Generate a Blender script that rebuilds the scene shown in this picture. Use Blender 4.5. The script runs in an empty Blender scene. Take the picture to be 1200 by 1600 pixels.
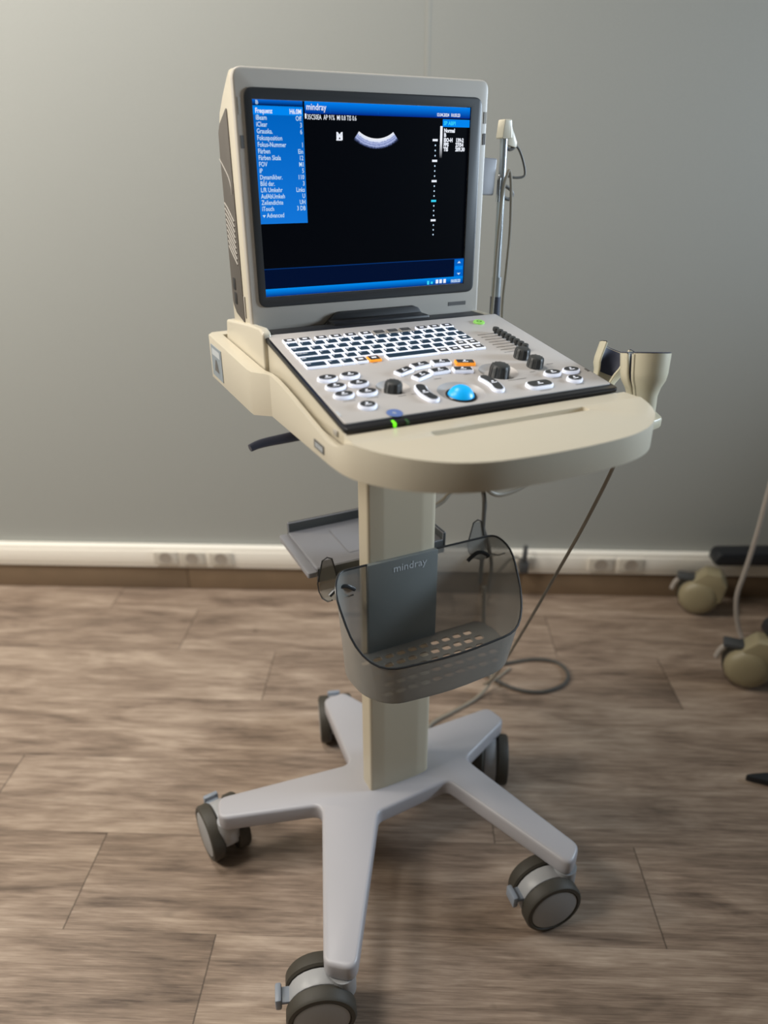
import bpy, bmesh, math, random
from mathutils import Vector, Matrix

random.seed(7)
SC = bpy.context.scene
COL = SC.collection
R = math.radians
PI = math.pi
CART = R(27.67)                      # the trolley stands turned on the floor
Rz = Matrix.Rotation(CART, 4, 'Z')

# ------------------------------------------------------------------ camera
cam_d = bpy.data.cameras.new('camera')
cam = bpy.data.objects.new('camera', cam_d)
COL.objects.link(cam)
SC.camera = cam
cam_d.sensor_fit = 'VERTICAL'
cam_d.sensor_height = 24.0
cam_d.sensor_width = 18.0
cam_d.lens = 24.0 * 1104.87 / 1600.0
cam_d.clip_start = 0.02
YAW, PITCH, ROLL = R(-25.5778) + CART, R(-25.5641), R(-0.1391)
fw = Vector((-math.sin(YAW) * math.cos(PITCH), math.cos(YAW) * math.cos(PITCH), math.sin(PITCH)))
rt = Vector((math.cos(YAW), math.sin(YAW), 0))
up = rt.cross(fw)
r2 = math.cos(ROLL) * rt + math.sin(ROLL) * up
u2 = -math.sin(ROLL) * rt + math.cos(ROLL) * up
M = Matrix((r2, u2, -fw)).transposed().to_4x4()
M.translation = Rz @ Vector((-0.4320, -0.8650, 1.1239))
cam.matrix_world = M
cam_d.dof.use_dof = True
cam_d.dof.focus_distance = 0.97
cam_d.dof.aperture_fstop = 1.5

# ------------------------------------------------------------------ world, lights, exposure
W = bpy.data.worlds.new('world')
SC.world = W
W.use_nodes = True
W.node_tree.nodes['Background'].inputs[0].default_value = (0.9, 0.95, 1.0, 1)
W.node_tree.nodes['Background'].inputs[1].default_value = 0.05
SC.view_settings.view_transform = 'Standard'
SC.view_settings.look = 'None'
SC.view_settings.gamma = 1
SC.view_settings.exposure = 0.0


def area(name, loc, target, size, power, color, size_y=None):
    d = bpy.data.lights.new(name, 'AREA')
    d.energy = power
    d.color = color
    d.size = size
    if size_y:
        d.shape = 'RECTANGLE'
        d.size_y = size_y
    o = bpy.data.objects.new(name, d)
    COL.objects.link(o)
    o.location = loc
    o.rotation_euler = (Vector(target) - Vector(loc)).to_track_quat('-Z', 'Y').to_euler()
    return o


area('warm_ceiling_lamp', (-1.75, -0.75, 2.5), (-0.5, 0.1, 0.4), 0.6, 34, (1.0, 0.95, 0.88))
area('warm_left_lamp', (-2.3, 0.0, 1.75), (-0.4, 0.2, 0.4), 0.5, 25, (1.0, 0.92, 0.80))
area('ceiling_panel_light', (-0.70, 0.12, 2.56), (-0.6, 0.15, 0), 0.45, 20, (1.0, 0.95, 0.88))
win = area('window_daylight', (2.5, 0.30, 1.35), (0.4, 0.15, 1.25), 0.7, 15, (0.72, 0.86, 1.0), 0.6)
win.data.spread = R(75)


# ------------------------------------------------------------------ materials
def lin(c):
    c /= 255.0
    return c / 12.92 if c <= 0.04045 else ((c + 0.055) / 1.055) ** 2.4


def rgb(r, g, b):
    return (lin(r), lin(g), lin(b), 1.0)


def setin(b, name, v):
    if name in b.inputs:
        b.inputs[name].default_value = v


def mat(name, color, rough=0.5, metal=0.0, emit=None, estr=0.0, bump=0.0, bscale=400.0, var=0.0, spec=0.5):
    m = bpy.data.materials.new(name)
    m.use_nodes = True
    nt = m.node_tree
    b = nt.nodes['Principled BSDF']
    setin(b, 'Base Color', color)
    setin(b, 'Roughness', rough)
    setin(b, 'Metallic', metal)
    setin(b, 'Specular IOR Level', spec)
    if emit:
        setin(b, 'Emission Color', emit)
        setin(b, 'Emission Strength', estr)
    if bump or var:
        tc = nt.nodes.new('ShaderNodeTexCoord')
        no = nt.nodes.new('ShaderNodeTexNoise')
        no.inputs['Scale'].default_value = bscale
        no.inputs['Detail'].default_value = 3
        nt.links.new(tc.outputs['Object'], no.inputs['Vector'])
        if bump:
            bp = nt.nodes.new('ShaderNodeBump')
            bp.inputs['Strength'].default_value = bump
            bp.inputs['Distance'].default_value = 0.001
            nt.links.new(no.outputs['Fac'], bp.inputs['Height'])
            nt.links.new(bp.outputs['Normal'], b.inputs['Normal'])
        if var:
            mr = nt.nodes.new('ShaderNodeMapRange')
            mr.inputs['To Min'].default_value = 1 - var
            mr.inputs['To Max'].default_value = 1 + var
            nt.links.new(no.outputs['Fac'], mr.inputs['Value'])
            mx = nt.nodes.new('ShaderNodeMix')
            mx.data_type = 'RGBA'
            mx.blend_type = 'MULTIPLY'
            mx.inputs['Factor'].default_value = 1
            mx.inputs[6].default_value = color
            nt.links.new(mr.outputs['Result'], mx.inputs[7])
            nt.links.new(mx.outputs[2], b.inputs['Base Color'])
    return m


def smoked(name, tint, solid, mixf, rough=0.25):
    m = bpy.data.materials.new(name)
    m.use_nodes = True
    nt = m.node_tree
    b = nt.nodes['Principled BSDF']
    setin(b, 'Base Color', solid)
    setin(b, 'Roughness', rough)
    out = nt.nodes['Material Output']
    tr = nt.nodes.new('ShaderNodeBsdfTransparent')
    tr.inputs[0].default_value = tint
    mx = nt.nodes.new('ShaderNodeMixShader')
    lw = nt.nodes.new('ShaderNodeLayerWeight')
    lw.inputs['Blend'].default_value = 0.35
    mr = nt.nodes.new('ShaderNodeMapRange')
    mr.inputs['To Min'].default_value = mixf
    mr.inputs['To Max'].default_value = 0.95
    nt.links.new(lw.outputs['Facing'], mr.inputs['Value'])
    nt.links.new(mr.outputs['Result'], mx.inputs[0])
    nt.links.new(tr.outputs[0], mx.inputs[1])
    nt.links.new(b.outputs[0], mx.inputs[2])
    nt.links.new(mx.outputs[0], out.inputs['Surface'])
    return m


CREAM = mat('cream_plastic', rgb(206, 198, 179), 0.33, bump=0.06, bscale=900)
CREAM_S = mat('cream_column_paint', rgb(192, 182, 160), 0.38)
SILVER = mat('silver_grey_plastic', rgb(190, 184, 175), 0.42, bump=0.05, bscale=900)
PANEL = mat('control_panel_silver', rgb(190, 186, 183), 0.4, bump=0.04, bscale=1200)
BLACK = mat('black_gloss_plastic', rgb(20, 20, 24), 0.28)
BLACKM = mat('black_matte_plastic', rgb(24, 24, 26), 0.5)
BEZEL = mat('bezel_charcoal', rgb(50, 52, 54), 0.4)
SIDEP = mat('side_panel_grey', rgb(88, 82, 76), 0.5, bump=0.05, bscale=900)
VENT = mat('vent_light_rib', rgb(165, 160, 152), 0.45)
BASEG = mat('base_grey_paint', rgb(175, 173, 177), 0.36, bump=0.05, bscale=600)
TYRE = mat('tyre_rubber', rgb(62, 58, 50), 0.6, bump=0.1, bscale=300)
HUB = mat('hub_cap_grey', rgb(156, 157, 158), 0.45)
HOOD = mat('caster_hood_grey', rgb(165, 166, 168), 0.4)
PEDAL = mat('pedal_bluegrey', rgb(140, 148, 160), 0.4)
TRAYG = mat('shelf_grey', rgb(140, 140, 145), 0.45, bump=0.05, bscale=700)
TRAYD = mat('shelf_dark_lip', rgb(66, 68, 68), 0.5)
SMOKE = smoked('smoked_plastic', (0.80, 0.79, 0.77, 1), rgb(142, 141, 136), 0.70)
SMOKE_RIM = mat('smoked_rim', rgb(44, 46, 48), 0.3)
PLATE = mat('basket_back_plate', rgb(114, 119, 118), 0.4)
KNOB = mat('knob_rubber', rgb(58, 60, 60), 0.5, bump=0.1, bscale=800)
KEYW = mat('key_lit_white', rgb(235, 238, 245), 0.4, emit=rgb(225, 232, 255), estr=0.42)
KEYTOP = mat('key_top_slate', rgb(36, 56, 72), 0.4)
KEYGREY = mat('key_top_grey', rgb(72, 72, 72), 0.45)
BTNTOP = mat('button_top_charcoal', rgb(56, 58, 60), 0.4)
LEGEND = mat('legend_white', rgb(240, 242, 248), 0.5, emit=rgb(230, 236, 255), estr=0.35)
ORANGE = mat('key_lit_orange', rgb(245, 160, 50), 0.4, emit=rgb(255, 150, 30), estr=0.5)
BALL = mat('trackball_blue', rgb(20, 150, 215), 0.35, emit=rgb(0, 170, 240), estr=0.55)
GREENL = mat('led_green', rgb(110, 230, 30), 0.4, emit=rgb(110, 240, 20), estr=0.9)
GREEND = mat('led_dark_green', rgb(40, 84, 40), 0.4)
PWRGREEN = mat('power_button_green', rgb(150, 205, 110), 0.4, emit=rgb(130, 230, 70), estr=0.25)
PRINT = mat('printed_grey', rgb(96, 94, 92), 0.6)
BADGE = mat('badge_blue', rgb(96, 120, 176), 0.5)
SCREEN = mat('screen_black', rgb(3, 4, 6), 0.3, emit=rgb(4, 6, 12), estr=0.6, spec=0.06)
S_BLUE = mat('screen_blue', rgb(0, 0, 0), 0.25, emit=rgb(0, 106, 212), estr=0.85, spec=0.06)
S_BLUE2 = mat('screen_bright_blue', rgb(0, 0, 0), 0.25, emit=rgb(0, 140, 250), estr=0.9, spec=0.06)
S_NAVY = mat('screen_navy', rgb(0, 0, 0), 0.25, emit=rgb(2, 18, 52), estr=0.8, spec=0.06)
S_LINE = mat('screen_dim_blue', rgb(0, 0, 0), 0.25, emit=rgb(8, 60, 130), estr=0.7, spec=0.06)
S_TEXT = mat('screen_text', rgb(0, 0, 0), 0.25, emit=rgb(205, 232, 255), estr=0.9, spec=0.06)
S_WHITE = mat('screen_white', rgb(0, 0, 0), 0.25, emit=rgb(240, 245, 255), estr=0.95, spec=0.06)
S_CYAN = mat('screen_cyan', rgb(0, 0, 0), 0.25, emit=rgb(60, 220, 255), estr=0.9, spec=0.06)
LINER = mat('holder_liner_navy', rgb(62, 66, 84), 0.6)
HOLDER = mat('holder_cream', rgb(206, 198, 174), 0.35)
POLEM = mat('pole_grey_metal', rgb(160, 166, 170), 0.3, metal=0.4)
CABLE = mat('cable_grey_beige', rgb(142, 134, 120), 0.5)
CABLED = mat('cable_dark_grey', rgb(84, 82, 78), 0.5)
WHITEC = mat('cable_pale_grey', rgb(168, 160, 152), 0.5)
NAVYB = mat('dark_blue_plastic', rgb(58, 62, 76), 0.4)
TRUNK = mat('trunking_white', rgb(250, 245, 234), 0.4)
SOCK = mat('socket_white', rgb(214, 208, 196), 0.35)
SOCKD = mat('socket_recess', rgb(168, 158, 146), 0.5)
STICK = mat('sticker_bluegrey', rgb(138, 148, 156), 0.5)
STICKW = mat('sticker_pale', rgb(190, 196, 200), 0.5)
PLUGM = mat('plug_dark', rgb(70, 72, 74), 0.5)
BGCREAM = mat('bg_caster_cream', rgb(152, 142, 114), 0.4)
DARKF = mat('black_frame', rgb(34, 36, 40), 0.4)
CHROME = mat('pale_metal', rgb(190, 192, 194), 0.25, metal=0.8)


def grad_mat(name, top, bot, strength, axis=2, lo=0.0, hi=1.0):
    """a lit screen band that fades between two colours, as the user interface draws it"""
    m = bpy.data.materials.new(name)
    m.use_nodes = True
    nt = m.node_tree
    b = nt.nodes['Principled BSDF']
    setin(b, 'Base Color', (0, 0, 0, 1))
    setin(b, 'Roughness', 0.25)
    setin(b, 'Specular IOR Level', 0.06)
    tc = nt.nodes.new('ShaderNodeTexCoord')
    sp = nt.nodes.new('ShaderNodeSeparateXYZ')
    mr = nt.nodes.new('ShaderNodeMapRange')
    mr.inputs['From Min'].default_value = lo
    mr.inputs['From Max'].default_value = hi
    mx = nt.nodes.new('ShaderNodeMix')
    mx.data_type = 'RGBA'
    mx.inputs[6].default_value = bot
    mx.inputs[7].default_value = top
    nt.links.new(tc.outputs['Object'], sp.inputs[0])
    nt.links.new(sp.outputs[axis], mr.inputs['Value'])
    nt.links.new(mr.outputs['Result'], mx.inputs['Factor'])
    nt.links.new(mx.outputs[2], b.inputs['Emission Color'])
    setin(b, 'Emission Strength', strength)
    return m


def wood_floor():
    m = bpy.data.materials.new('vinyl_wood_planks')
    m.use_nodes = True
    nt = m.node_tree
    N, L = nt.nodes.new, nt.links.new
    b = nt.nodes['Principled BSDF']

    def math_(op, a, c=None, d=None):
        n = N('ShaderNodeMath')
        n.operation = op
        for i, v in enumerate((a, c, d)):
            if v is None:
                continue
            if isinstance(v, (int, float)):
                n.inputs[i].default_value = v
            else:
                L(v, n.inputs[i])
        return n.outputs[0]
    tc = N('ShaderNodeTexCoord')
    sp = N('ShaderNodeSeparateXYZ')
    L(tc.outputs['Object'], sp.inputs[0])
    x, y = sp.outputs[0], sp.outputs[1]
    PW, PL = 0.19, 0.985
    yr = math_('DIVIDE', math_('ADD', y, 0.04), PW)
    row = math_('FLOOR', yr)
    fy = math_('FRACT', yr)
    jx = math_('MULTIPLY_ADD', row, 0.255, 0.255 - 0.445)      # minus the joint position of this row
    xr = math_('DIVIDE', math_('ADD', x, jx), PL)
    colm = math_('FLOOR', xr)
    fx = math_('FRACT', xr)
    # joint lines
    dx = math_('MULTIPLY', math_('MINIMUM', fx, math_('SUBTRACT', 1.0, fx)), PL)
    dy = math_('MULTIPLY', math_('MINIMUM', fy, math_('SUBTRACT', 1.0, fy)), PW)
    jl = math_('MAXIMUM', math_('LESS_THAN', dx, 0.0013), math_('MULTIPLY', math_('LESS_THAN', dy, 0.0008), 0.3))
    cb = N('ShaderNodeCombineXYZ')
    L(row, cb.inputs[0])
    L(colm, cb.inputs[1])
    wn = N('ShaderNodeTexWhiteNoise')
    wn.noise_dimensions = '2D'
    L(cb.outputs[0], wn.inputs['Vector'])
    # grain coordinates, offset per plank
    gx = math_('MULTIPLY_ADD', wn.outputs['Value'], 17.0, x)

    def noise(sx, sy, scale, detail, rough=0.55, dist=0.0):
        c = N('ShaderNodeCombineXYZ')
        L(math_('MULTIPLY', gx, sx), c.inputs[0])
        L(math_('MULTIPLY', y, sy), c.inputs[1])
        n = N('ShaderNodeTexNoise')
        n.inputs['Scale'].default_value = scale
        n.inputs['Detail'].default_value = detail
        n.inputs['Roughness'].default_value = rough
        n.inputs['Distortion'].default_value = dist
        L(c.outputs[0], n.inputs['Vector'])
        return n.outputs['Fac']
    broad = noise(1.0, 5.0, 3.2, 4, 0.6, 0.6)
    fine = noise(1.0, 14.0, 9.0, 5, 0.65, 0.3)
    hair = noise(1.0, 40.0, 14.0, 3, 0.6)
    knot = noise(1.0, 2.2, 6.0, 2, 0.5, 0.8)
    f = math_('ADD', math_('MULTIPLY', broad, 0.55), math_('ADD', math_('MULTIPLY', fine, 0.38), math_('MULTIPLY', hair, 0.24)))
    f = math_('ADD', f, math_('MULTIPLY', math_('SUBTRACT', wn.outputs['Value'], 0.5), 0.06))
    rp = N('ShaderNodeValToRGB')
    e = rp.color_ramp.elements
    e[0].position = 0.42
    e[0].color = rgb(*FLOOR_DARK)
    e[1].position = 0.76
    e[1].color = rgb(*FLOOR_LIGHT)
    k = e.new(0.58)
    k.color = rgb(*FLOOR_MID)
    L(f, rp.inputs[0])
    # dark knots
    km = N('ShaderNodeMapRange')
    km.inputs['From Min'].default_value = 0.70
    km.inputs['From Max'].default_value = 0.80
    km.inputs['To Min'].default_value = 0.0
    km.inputs['To Max'].default_value = 0.55
    L(knot, km.inputs['Value'])
    mx = N('ShaderNodeMix')
    mx.data_type = 'RGBA'
    L(km.outputs[0], mx.inputs['Factor'])
    L(rp.outputs[0], mx.inputs[6])
    mx.inputs[7].default_value = rgb(58, 48, 40)
    mj = N('ShaderNodeMix')
    mj.data_type = 'RGBA'
    L(math_('MULTIPLY', jl, 0.6), mj.inputs['Factor'])
    L(mx.outputs[2], mj.inputs[6])
    mj.inputs[7].default_value = rgb(48, 40, 34)
    L(mj.outputs[2], b.inputs['Base Color'])
    rr = N('ShaderNodeMapRange')
    setin(b, 'Specular IOR Level', 0.35)
    rr.inputs['To Min'].default_value = 0.36
    rr.inputs['To Max'].default_value = 0.52
    L(fine, rr.inputs['Value'])
    L(rr.outputs[0], b.inputs['Roughness'])
    bp = N('ShaderNodeBump')
    bp.inputs['Strength'].default_value = 0.15
    bp.inputs['Distance'].default_value = 0.001
    L(math_('SUBTRACT', f, jl), bp.inputs['Height'])
    L(bp.outputs[0], b.inputs['Normal'])
    return m


FLOOR_DARK, FLOOR_MID, FLOOR_LIGHT = (88, 74, 64), (144, 125, 109), (188, 169, 151)


def wall_mat(name, color):
    m = mat(name, color, 0.5, bump=0.25, bscale=260, var=0.03, spec=0.35)
    return m


# ------------------------------------------------------------------ mesh helpers
class MB:
    """collects shapes of one object"""

    def __init__(self, mats):
        self.bm = bmesh.new()
        self.mats = mats if isinstance(mats, (list, tuple)) else [mats]
        self.T = Matrix.Identity(4)

    def _v(self, p):
        return self.bm.verts.new(self.T @ Vector(p))

    def face(self, vs, mi=0):
        try:
            f = self.bm.faces.new(vs)
            f.material_index = mi
            return f
        except ValueError:
            return None

    def prism(self, poly, fn, d0, d1, mi=0, bevel=0, seg=2, top_mi=None, ang=40):
        """poly: 2D outline; fn(a, b, d) -> 3D; caps at d0 and d1"""
        v0 = [self._v(fn(a, b, d0)) for a, b in poly]
        v1 = [self._v(fn(a, b, d1)) for a, b in poly]
        n = len(poly)
        fs = [self.face(v0[::-1], mi), self.face(v1, mi if top_mi is None else top_mi)]
        for i in range(n):
            j = (i + 1) % n
            fs.append(self.face([v0[i], v0[j], v1[j], v1[i]], mi))
        fs = [f for f in fs if f]
        bmesh.ops.recalc_face_normals(self.bm, faces=fs)
        if bevel:
            self.bevel(fs, bevel, seg, ang)
        return fs

    def bevel(self, fs, w, seg=2, ang=40):
        es = set()
        for f in fs:
            for e in f.edges:
                if len(e.link_faces) == 2 and e.calc_face_angle(0) > R(ang):
                    es.add(e)
        if es:
            bmesh.ops.bevel(self.bm, geom=list(es), offset=w, segments=seg, profile=0.5, affect='EDGES', clamp_overlap=True)

    def box(self, x0, x1, y0, y1, z0, z1, mi=0, bevel=0, seg=2):
        return self.prism([(x0, y0), (x1, y0), (x1, y1), (x0, y1)], lambda a, b, d: (a, b, d), z0, z1, mi, bevel, seg)

    def lathe(self, prof, n=32, mi=0, a0=0.0, a1=2 * PI, cap=True):
        """prof: (r, z) from bottom to top about local Z"""
        full = abs(a1 - a0 - 2 * PI) < 1e-6
        k = n if full else n + 1
        rings = []
        for r, z in prof:
            if r < 1e-6:
                rings.append([self._v((0, 0, z))])
            else:
                rings.append([self._v((r * math.cos(a0 + (a1 - a0) * i / n), r * math.sin(a0 + (a1 - a0) * i / n), z)) for i in range(k)])
        fs = []
        for A, B in zip(rings, rings[1:]):
            m = n
            for i in range(m):
                j = (i + 1) % k
                if len(A) == 1 and len(B) == 1:
                    continue
                if len(A) == 1:
                    f = self.face([A[0], B[j], B[i]][::-1], mi)
                elif len(B) == 1:
                    f = self.face([A[i], A[j], B[0]], mi)
                else:
                    f = self.face([A[i], A[j], B[j], B[i]], mi)
                if f:
                    fs.append(f)
        if cap:
            for ring, rev in ((rings[0], True), (rings[-1], False)):
                if len(ring) > 2 and full:
                    f = self.face(ring[::-1] if rev else ring, mi)
                    if f:
                        fs.append(f)
        return fs

    def tube(self, pts, r, n=8, mi=0, smooth=0, caps=True, rs=None):
        P = [Vector(p) for p in pts]
        if smooth:
            P = catmull(P, smooth)
        if rs is None:
            rs = [r] * len(P)
        elif len(rs) != len(P):
            rs = [rs[0] + (rs[-1] - rs[0]) * i / (len(P) - 1) for i in range(len(P))]
        t0 = (P[1] - P[0]).normalized()
        ref = Vector((0, 0, 1)) if abs(t0.z) < 0.9 else Vector((1, 0, 0))
        u = t0.cross(ref).normalized()
        rings = []
        for i, p in enumerate(P):
            t = (P[min(i + 1, len(P) - 1)] - P[max(i - 1, 0)])
            if t.length < 1e-9:
                t = t0
            t.normalize()
            u = (u - t * u.dot(t))
            if u.length < 1e-6:
                u = t.orthogonal()
            u.normalize()
            w = t.cross(u)
            rings.append([self._v(p + (u * math.cos(2 * PI * k / n) + w * math.sin(2 * PI * k / n)) * rs[i]) for k in range(n)])
        for A, B in zip(rings, rings[1:]):
            for k in range(n):
                j = (k + 1) % n
                self.face([A[k], A[j], B[j], B[k]], mi)
        if caps:
            self.face(rings[0][::-1], mi)
            self.face(rings[-1], mi)

    def quad(self, pts, mi=0):
        return self.face([self._v(p) for p in pts], mi)

    def text(self, s, size, fn, mi=0, align='LEFT', sx=1.0, fat=0.0):
        vs, fs, w = text_geo(s, size, fat)
        off = {'LEFT': 0, 'RIGHT': -w, 'CENTER': -w / 2}[align]
        vv = [self._v(fn((a + off) * sx, b)) for a, b in vs]
        for f in fs:
            self.face([vv[i] for i in f], mi)

    def build(self, name, parent=None, loc=None, rot=None, smooth=True, ang=38):
        me = bpy.data.meshes.new(name)
        self.bm.normal_update()
        self.bm.to_mesh(me)
        self.bm.free()
        for m in self.mats:
            me.materials.append(m)
        return finish(me, name, parent, loc, rot, smooth, ang)


def finish(me, name, parent=None, loc=None, rot=None, smooth=True, ang=38):
    if smooth:
        for p in me.polygons:
            p.use_smooth = True
        me.set_sharp_from_angle(angle=R(ang))
    o = bpy.data.objects.new(name, me)
    COL.objects.link(o)
    if parent:
        o.parent = parent
    if loc:
        o.location = loc
    if rot:
        o.rotation_euler = rot
    return o


_tc = {}


def text_geo(s, size, fat=0.0):
    key = (s, fat)
    if key not in _tc:
        cu = bpy.data.curves.new('lettering', 'FONT')
        cu.body = s
        cu.size = 1.0
        cu.resolution_u = 2
        cu.offset = fat
        ob = bpy.data.objects.new('lettering', cu)
        me = bpy.data.meshes.new_from_object(ob)
        vs = [(v.co.x, v.co.y) for v in me.vertices]
        fs = [tuple(p.vertices) for p in me.polygons]
        bpy.data.objects.remove(ob)
        bpy.data.curves.remove(cu)
        bpy.data.meshes.remove(me)
        _tc[key] = (vs, fs)
    vs, fs = _tc[key]
    w = max([v[0] for v in vs], default=0)
    return [(a * size, b * size) for a, b in vs], fs, w * size


def catmull(P, k):
    out = []
    n = len(P)
    for i in range(n - 1):
        p0, p1, p2, p3 = P[max(i - 1, 0)], P[i], P[i + 1], P[min(i + 2, n - 1)]
        for j in range(k):
            t = j / k
            out.append(0.5 * ((2 * p1) + (p2 - p0) * t + (2 * p0 - 5 * p1 + 4 * p2 - p3) * t * t + (3 * p1 - p0 - 3 * p2 + p3) * t ** 3))
    out.append(P[-1])
    return out


def fillet(poly, rad, seg=6):
    """round the corners of a 2D polygon; rad is one radius or one per corner"""
    n = len(poly)
    out = []
    for i in range(n):
        r = rad if isinstance(rad, (int, float)) else rad[i]
        p = Vector(poly[i])
        a = Vector(poly[i - 1]) - p
        b = Vector(poly[(i + 1) % n]) - p
        if r <= 0 or a.length < 1e-9 or b.length < 1e-9:
            out.append(tuple(p))
            continue
        la, lb = a.length, b.length
        a.normalize()
        b.normalize()
        th = a.angle(b)
        if th > PI - 0.02:
            out.append(tuple(p))
            continue
        d = min(r / math.tan(th / 2), la * 0.49, lb * 0.49)
        p1, p2 = p + a * d, p + b * d
        for k in range(seg + 1):
            t = k / seg
            q = p1 * (1 - t) ** 2 + p * 2 * t * (1 - t) * 1.0 + p2 * t ** 2
            # pull towards a true arc
            out.append((q.x, q.y))
    return out


def rrect(x0, x1, y0, y1, r, seg=6):
    return fillet([(x0, y0), (x1, y0), (x1, y1), (x0, y1)], r, seg)


def ellipse(cx, cy, a, b, n=28):
    return [(cx + a * math.cos(2 * PI * i / n), cy + b * math.sin(2 * PI * i / n)) for i in range(n)]


def boolean(mb, cutters, bevel=0, seg=2, ang=35):
    """cut shapes out of mb; returns a mesh"""
    me = bpy.data.meshes.new('cut')
    mb.bm.to_mesh(me)
    mb.bm.free()
    for m in mb.mats:
        me.materials.append(m)
    o = bpy.data.objects.new('cut', me)
    COL.objects.link(o)
    tmp = []
    for c in cutters:
        cm = bpy.data.meshes.new('cutter')
        c.bm.to_mesh(cm)
        c.bm.free()
        co = bpy.data.objects.new('cutter', cm)
        COL.objects.link(co)
        md = o.modifiers.new('b', 'BOOLEAN')
        md.operation = 'DIFFERENCE'
        md.solver = 'EXACT'
        md.object = co
        tmp.append(co)
    if bevel:
        bv = o.modifiers.new('v', 'BEVEL')
        bv.width = bevel
        bv.segments = seg
        bv.limit_method = 'ANGLE'
        bv.angle_limit = R(ang)
        bv.use_clamp_overlap = True
    bpy.context.view_layer.update()
    dg = bpy.context.evaluated_depsgraph_get()
    res = bpy.data.meshes.new_from_object(o.evaluated_get(dg))
    for co in tmp:
        cm = co.data
        bpy.data.objects.remove(co)
        bpy.data.meshes.remove(cm)
    bpy.data.objects.remove(o)
    return res


def thing(name, label, cat, loc=(0, 0, 0), rotz=0.0, group=None):
    o = bpy.data.objects.new(name, None)
    COL.objects.link(o)
    o.empty_display_size = 0.05
    o.location = loc
    o.rotation_euler = (0, 0, rotz)
    return tag(o, label, cat, group)


def tag(o, label, cat, group=None):
    o['label'] = label
    o['category'] = cat
    if group:
        o['group'] = group
    return o


def struct(o):
    o['kind'] = 'structure'
    return o


XY = lambda a, b, d: (a, b, d)          # outline in plan, extruded up
YZ = lambda a, b, d: (d, a, b)          # side profile, extruded across
XZ = lambda a, b, d: (a, d, b)          # front view, extruded in depth


def cw(x, y, z):
    """trolley coordinates -> room coordinates"""
    return tuple(Rz @ Vector((x, y, z)))


# ================================================================== the room
WY = 0.8432
RX0, RX1, RY0, RH = -2.6, 2.6, -3.0, 2.62
FLOORM = wood_floor()
WALLM = wall_mat('wall_sage_grey', rgb(162, 164, 160))
CEILM = mat('ceiling_white', rgb(200, 200, 196), 0.8)
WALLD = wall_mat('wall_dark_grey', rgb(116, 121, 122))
m = MB(FLOORM); m.box(RX0, RX1, RY0, WY + 0.1, -0.05, 0.0); struct(m.build('floor', smooth=False))
m = MB(WALLM); m.box(RX0, RX1, WY, WY + 0.1, 0.0, RH)
struct(m.build('wall_back', smooth=False))
m = MB(WALLM); m.box(RX0 - 0.1, RX0, RY0, WY + 0.1, -0.05, RH); struct(m.build('wall_left', smooth=False))
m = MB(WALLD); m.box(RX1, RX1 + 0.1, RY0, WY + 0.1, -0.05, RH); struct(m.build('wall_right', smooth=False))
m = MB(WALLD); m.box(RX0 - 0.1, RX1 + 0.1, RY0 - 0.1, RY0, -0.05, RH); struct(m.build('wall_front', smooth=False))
m = MB(CEILM); m.box(RX0 - 0.1, RX1 + 0.1, RY0 - 0.1, WY + 0.1, RH, RH + 0.1); struct(m.build('ceiling', smooth=False))
# raised seam of the wall covering
m = MB(WALLM); m.box(0.044, 0.056, WY - 0.0004, WY + 0.001, 0.13, RH, bevel=0.0003); struct(m.build('trim_1'))
# skirting board in the floor's wood look, white cable trunking above it
SKIRT = mat('skirting_wood', rgb(128, 108, 86), 0.45, var=0.12, bscale=14)
m = MB(SKIRT)
x = RX0
while x < RX1 - 0.01:
    x2 = min(x + 0.985, RX1)
    m.box(x + 0.0006, x2 - 0.0006, WY - 0.014, WY, 0.0, 0.077, bevel=0.002)
    x = x2
struct(m.build('baseboard_back'))
m = MB(TRUNK)
m.box(RX0, RX1, WY - 0.022, WY, 0.077, 0.147, bevel=0.004, seg=3)
m.box(RX0, RX1, WY - 0.024, WY - 0.018, 0.090, 0.134, bevel=0.0015)
struct(m.build('trim_2'))


def power_socket(x, label):
    o = thing('power_socket', label, 'socket', (x, WY - 0.024, 0.112), 0, 'sockets on the white trunking')
    m = MB(SOCK)
    m.prism(rrect(-0.035, 0.035, -0.021, 0.021, 0.003), XZ, 0.0, -0.005, bevel=0.0012)
    m.build('cover_plate', o)
    m = MB(SOCKD)
    m.T = Matrix.Rotation(PI / 2, 4, 'X')
    m.lathe([(0.0, 0.0052), (0.013, 0.0052), (0.0175, 0.0062), (0.019, 0.0052)], 20, cap=False)
    m.T = Matrix.Identity(4)
    m.build('socket_recess', o)
    return o


power_socket(-0.685, 'leftmost of the three power sockets left of the grey shelf on the white trunking')
power_socket(-0.607, 'middle of the three power sockets left of the grey shelf on the white trunking')
power_socket(-0.522, 'power socket on the white trunking nearest the left end of the grey shelf')
power_socket(0.352, 'power socket holding the dark plug behind the basket')
power_socket(0.575, 'power socket right of the hanging brown cable on the trunking')
power_socket(0.66, 'power socket on the trunking nearest the background trolley caster')

# ================================================================== the trolley
TR = thing('ultrasound_trolley', 'cream medical trolley with five grey legs on dark casters carrying the ultrasound machine', 'trolley', (0, 0, 0), CART)

# ---- five-legged base
TIPS = {'F': (-0.224, -0.285), 'R': (0.187, -0.286), 'BR': (0.259, 0.051), 'BL': (-0.0195, 0.2466), 'L': (-0.311, 0.060)}
HC = Vector((-0.012, -0.005))


def arm_end(k, hw=0.024):
    t = Vector(TIPS[k])
    d = (t - HC).normalized()
    p = Vector((-d.y, d.x))
    return (t - p * hw), (t + p * hw)


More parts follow.
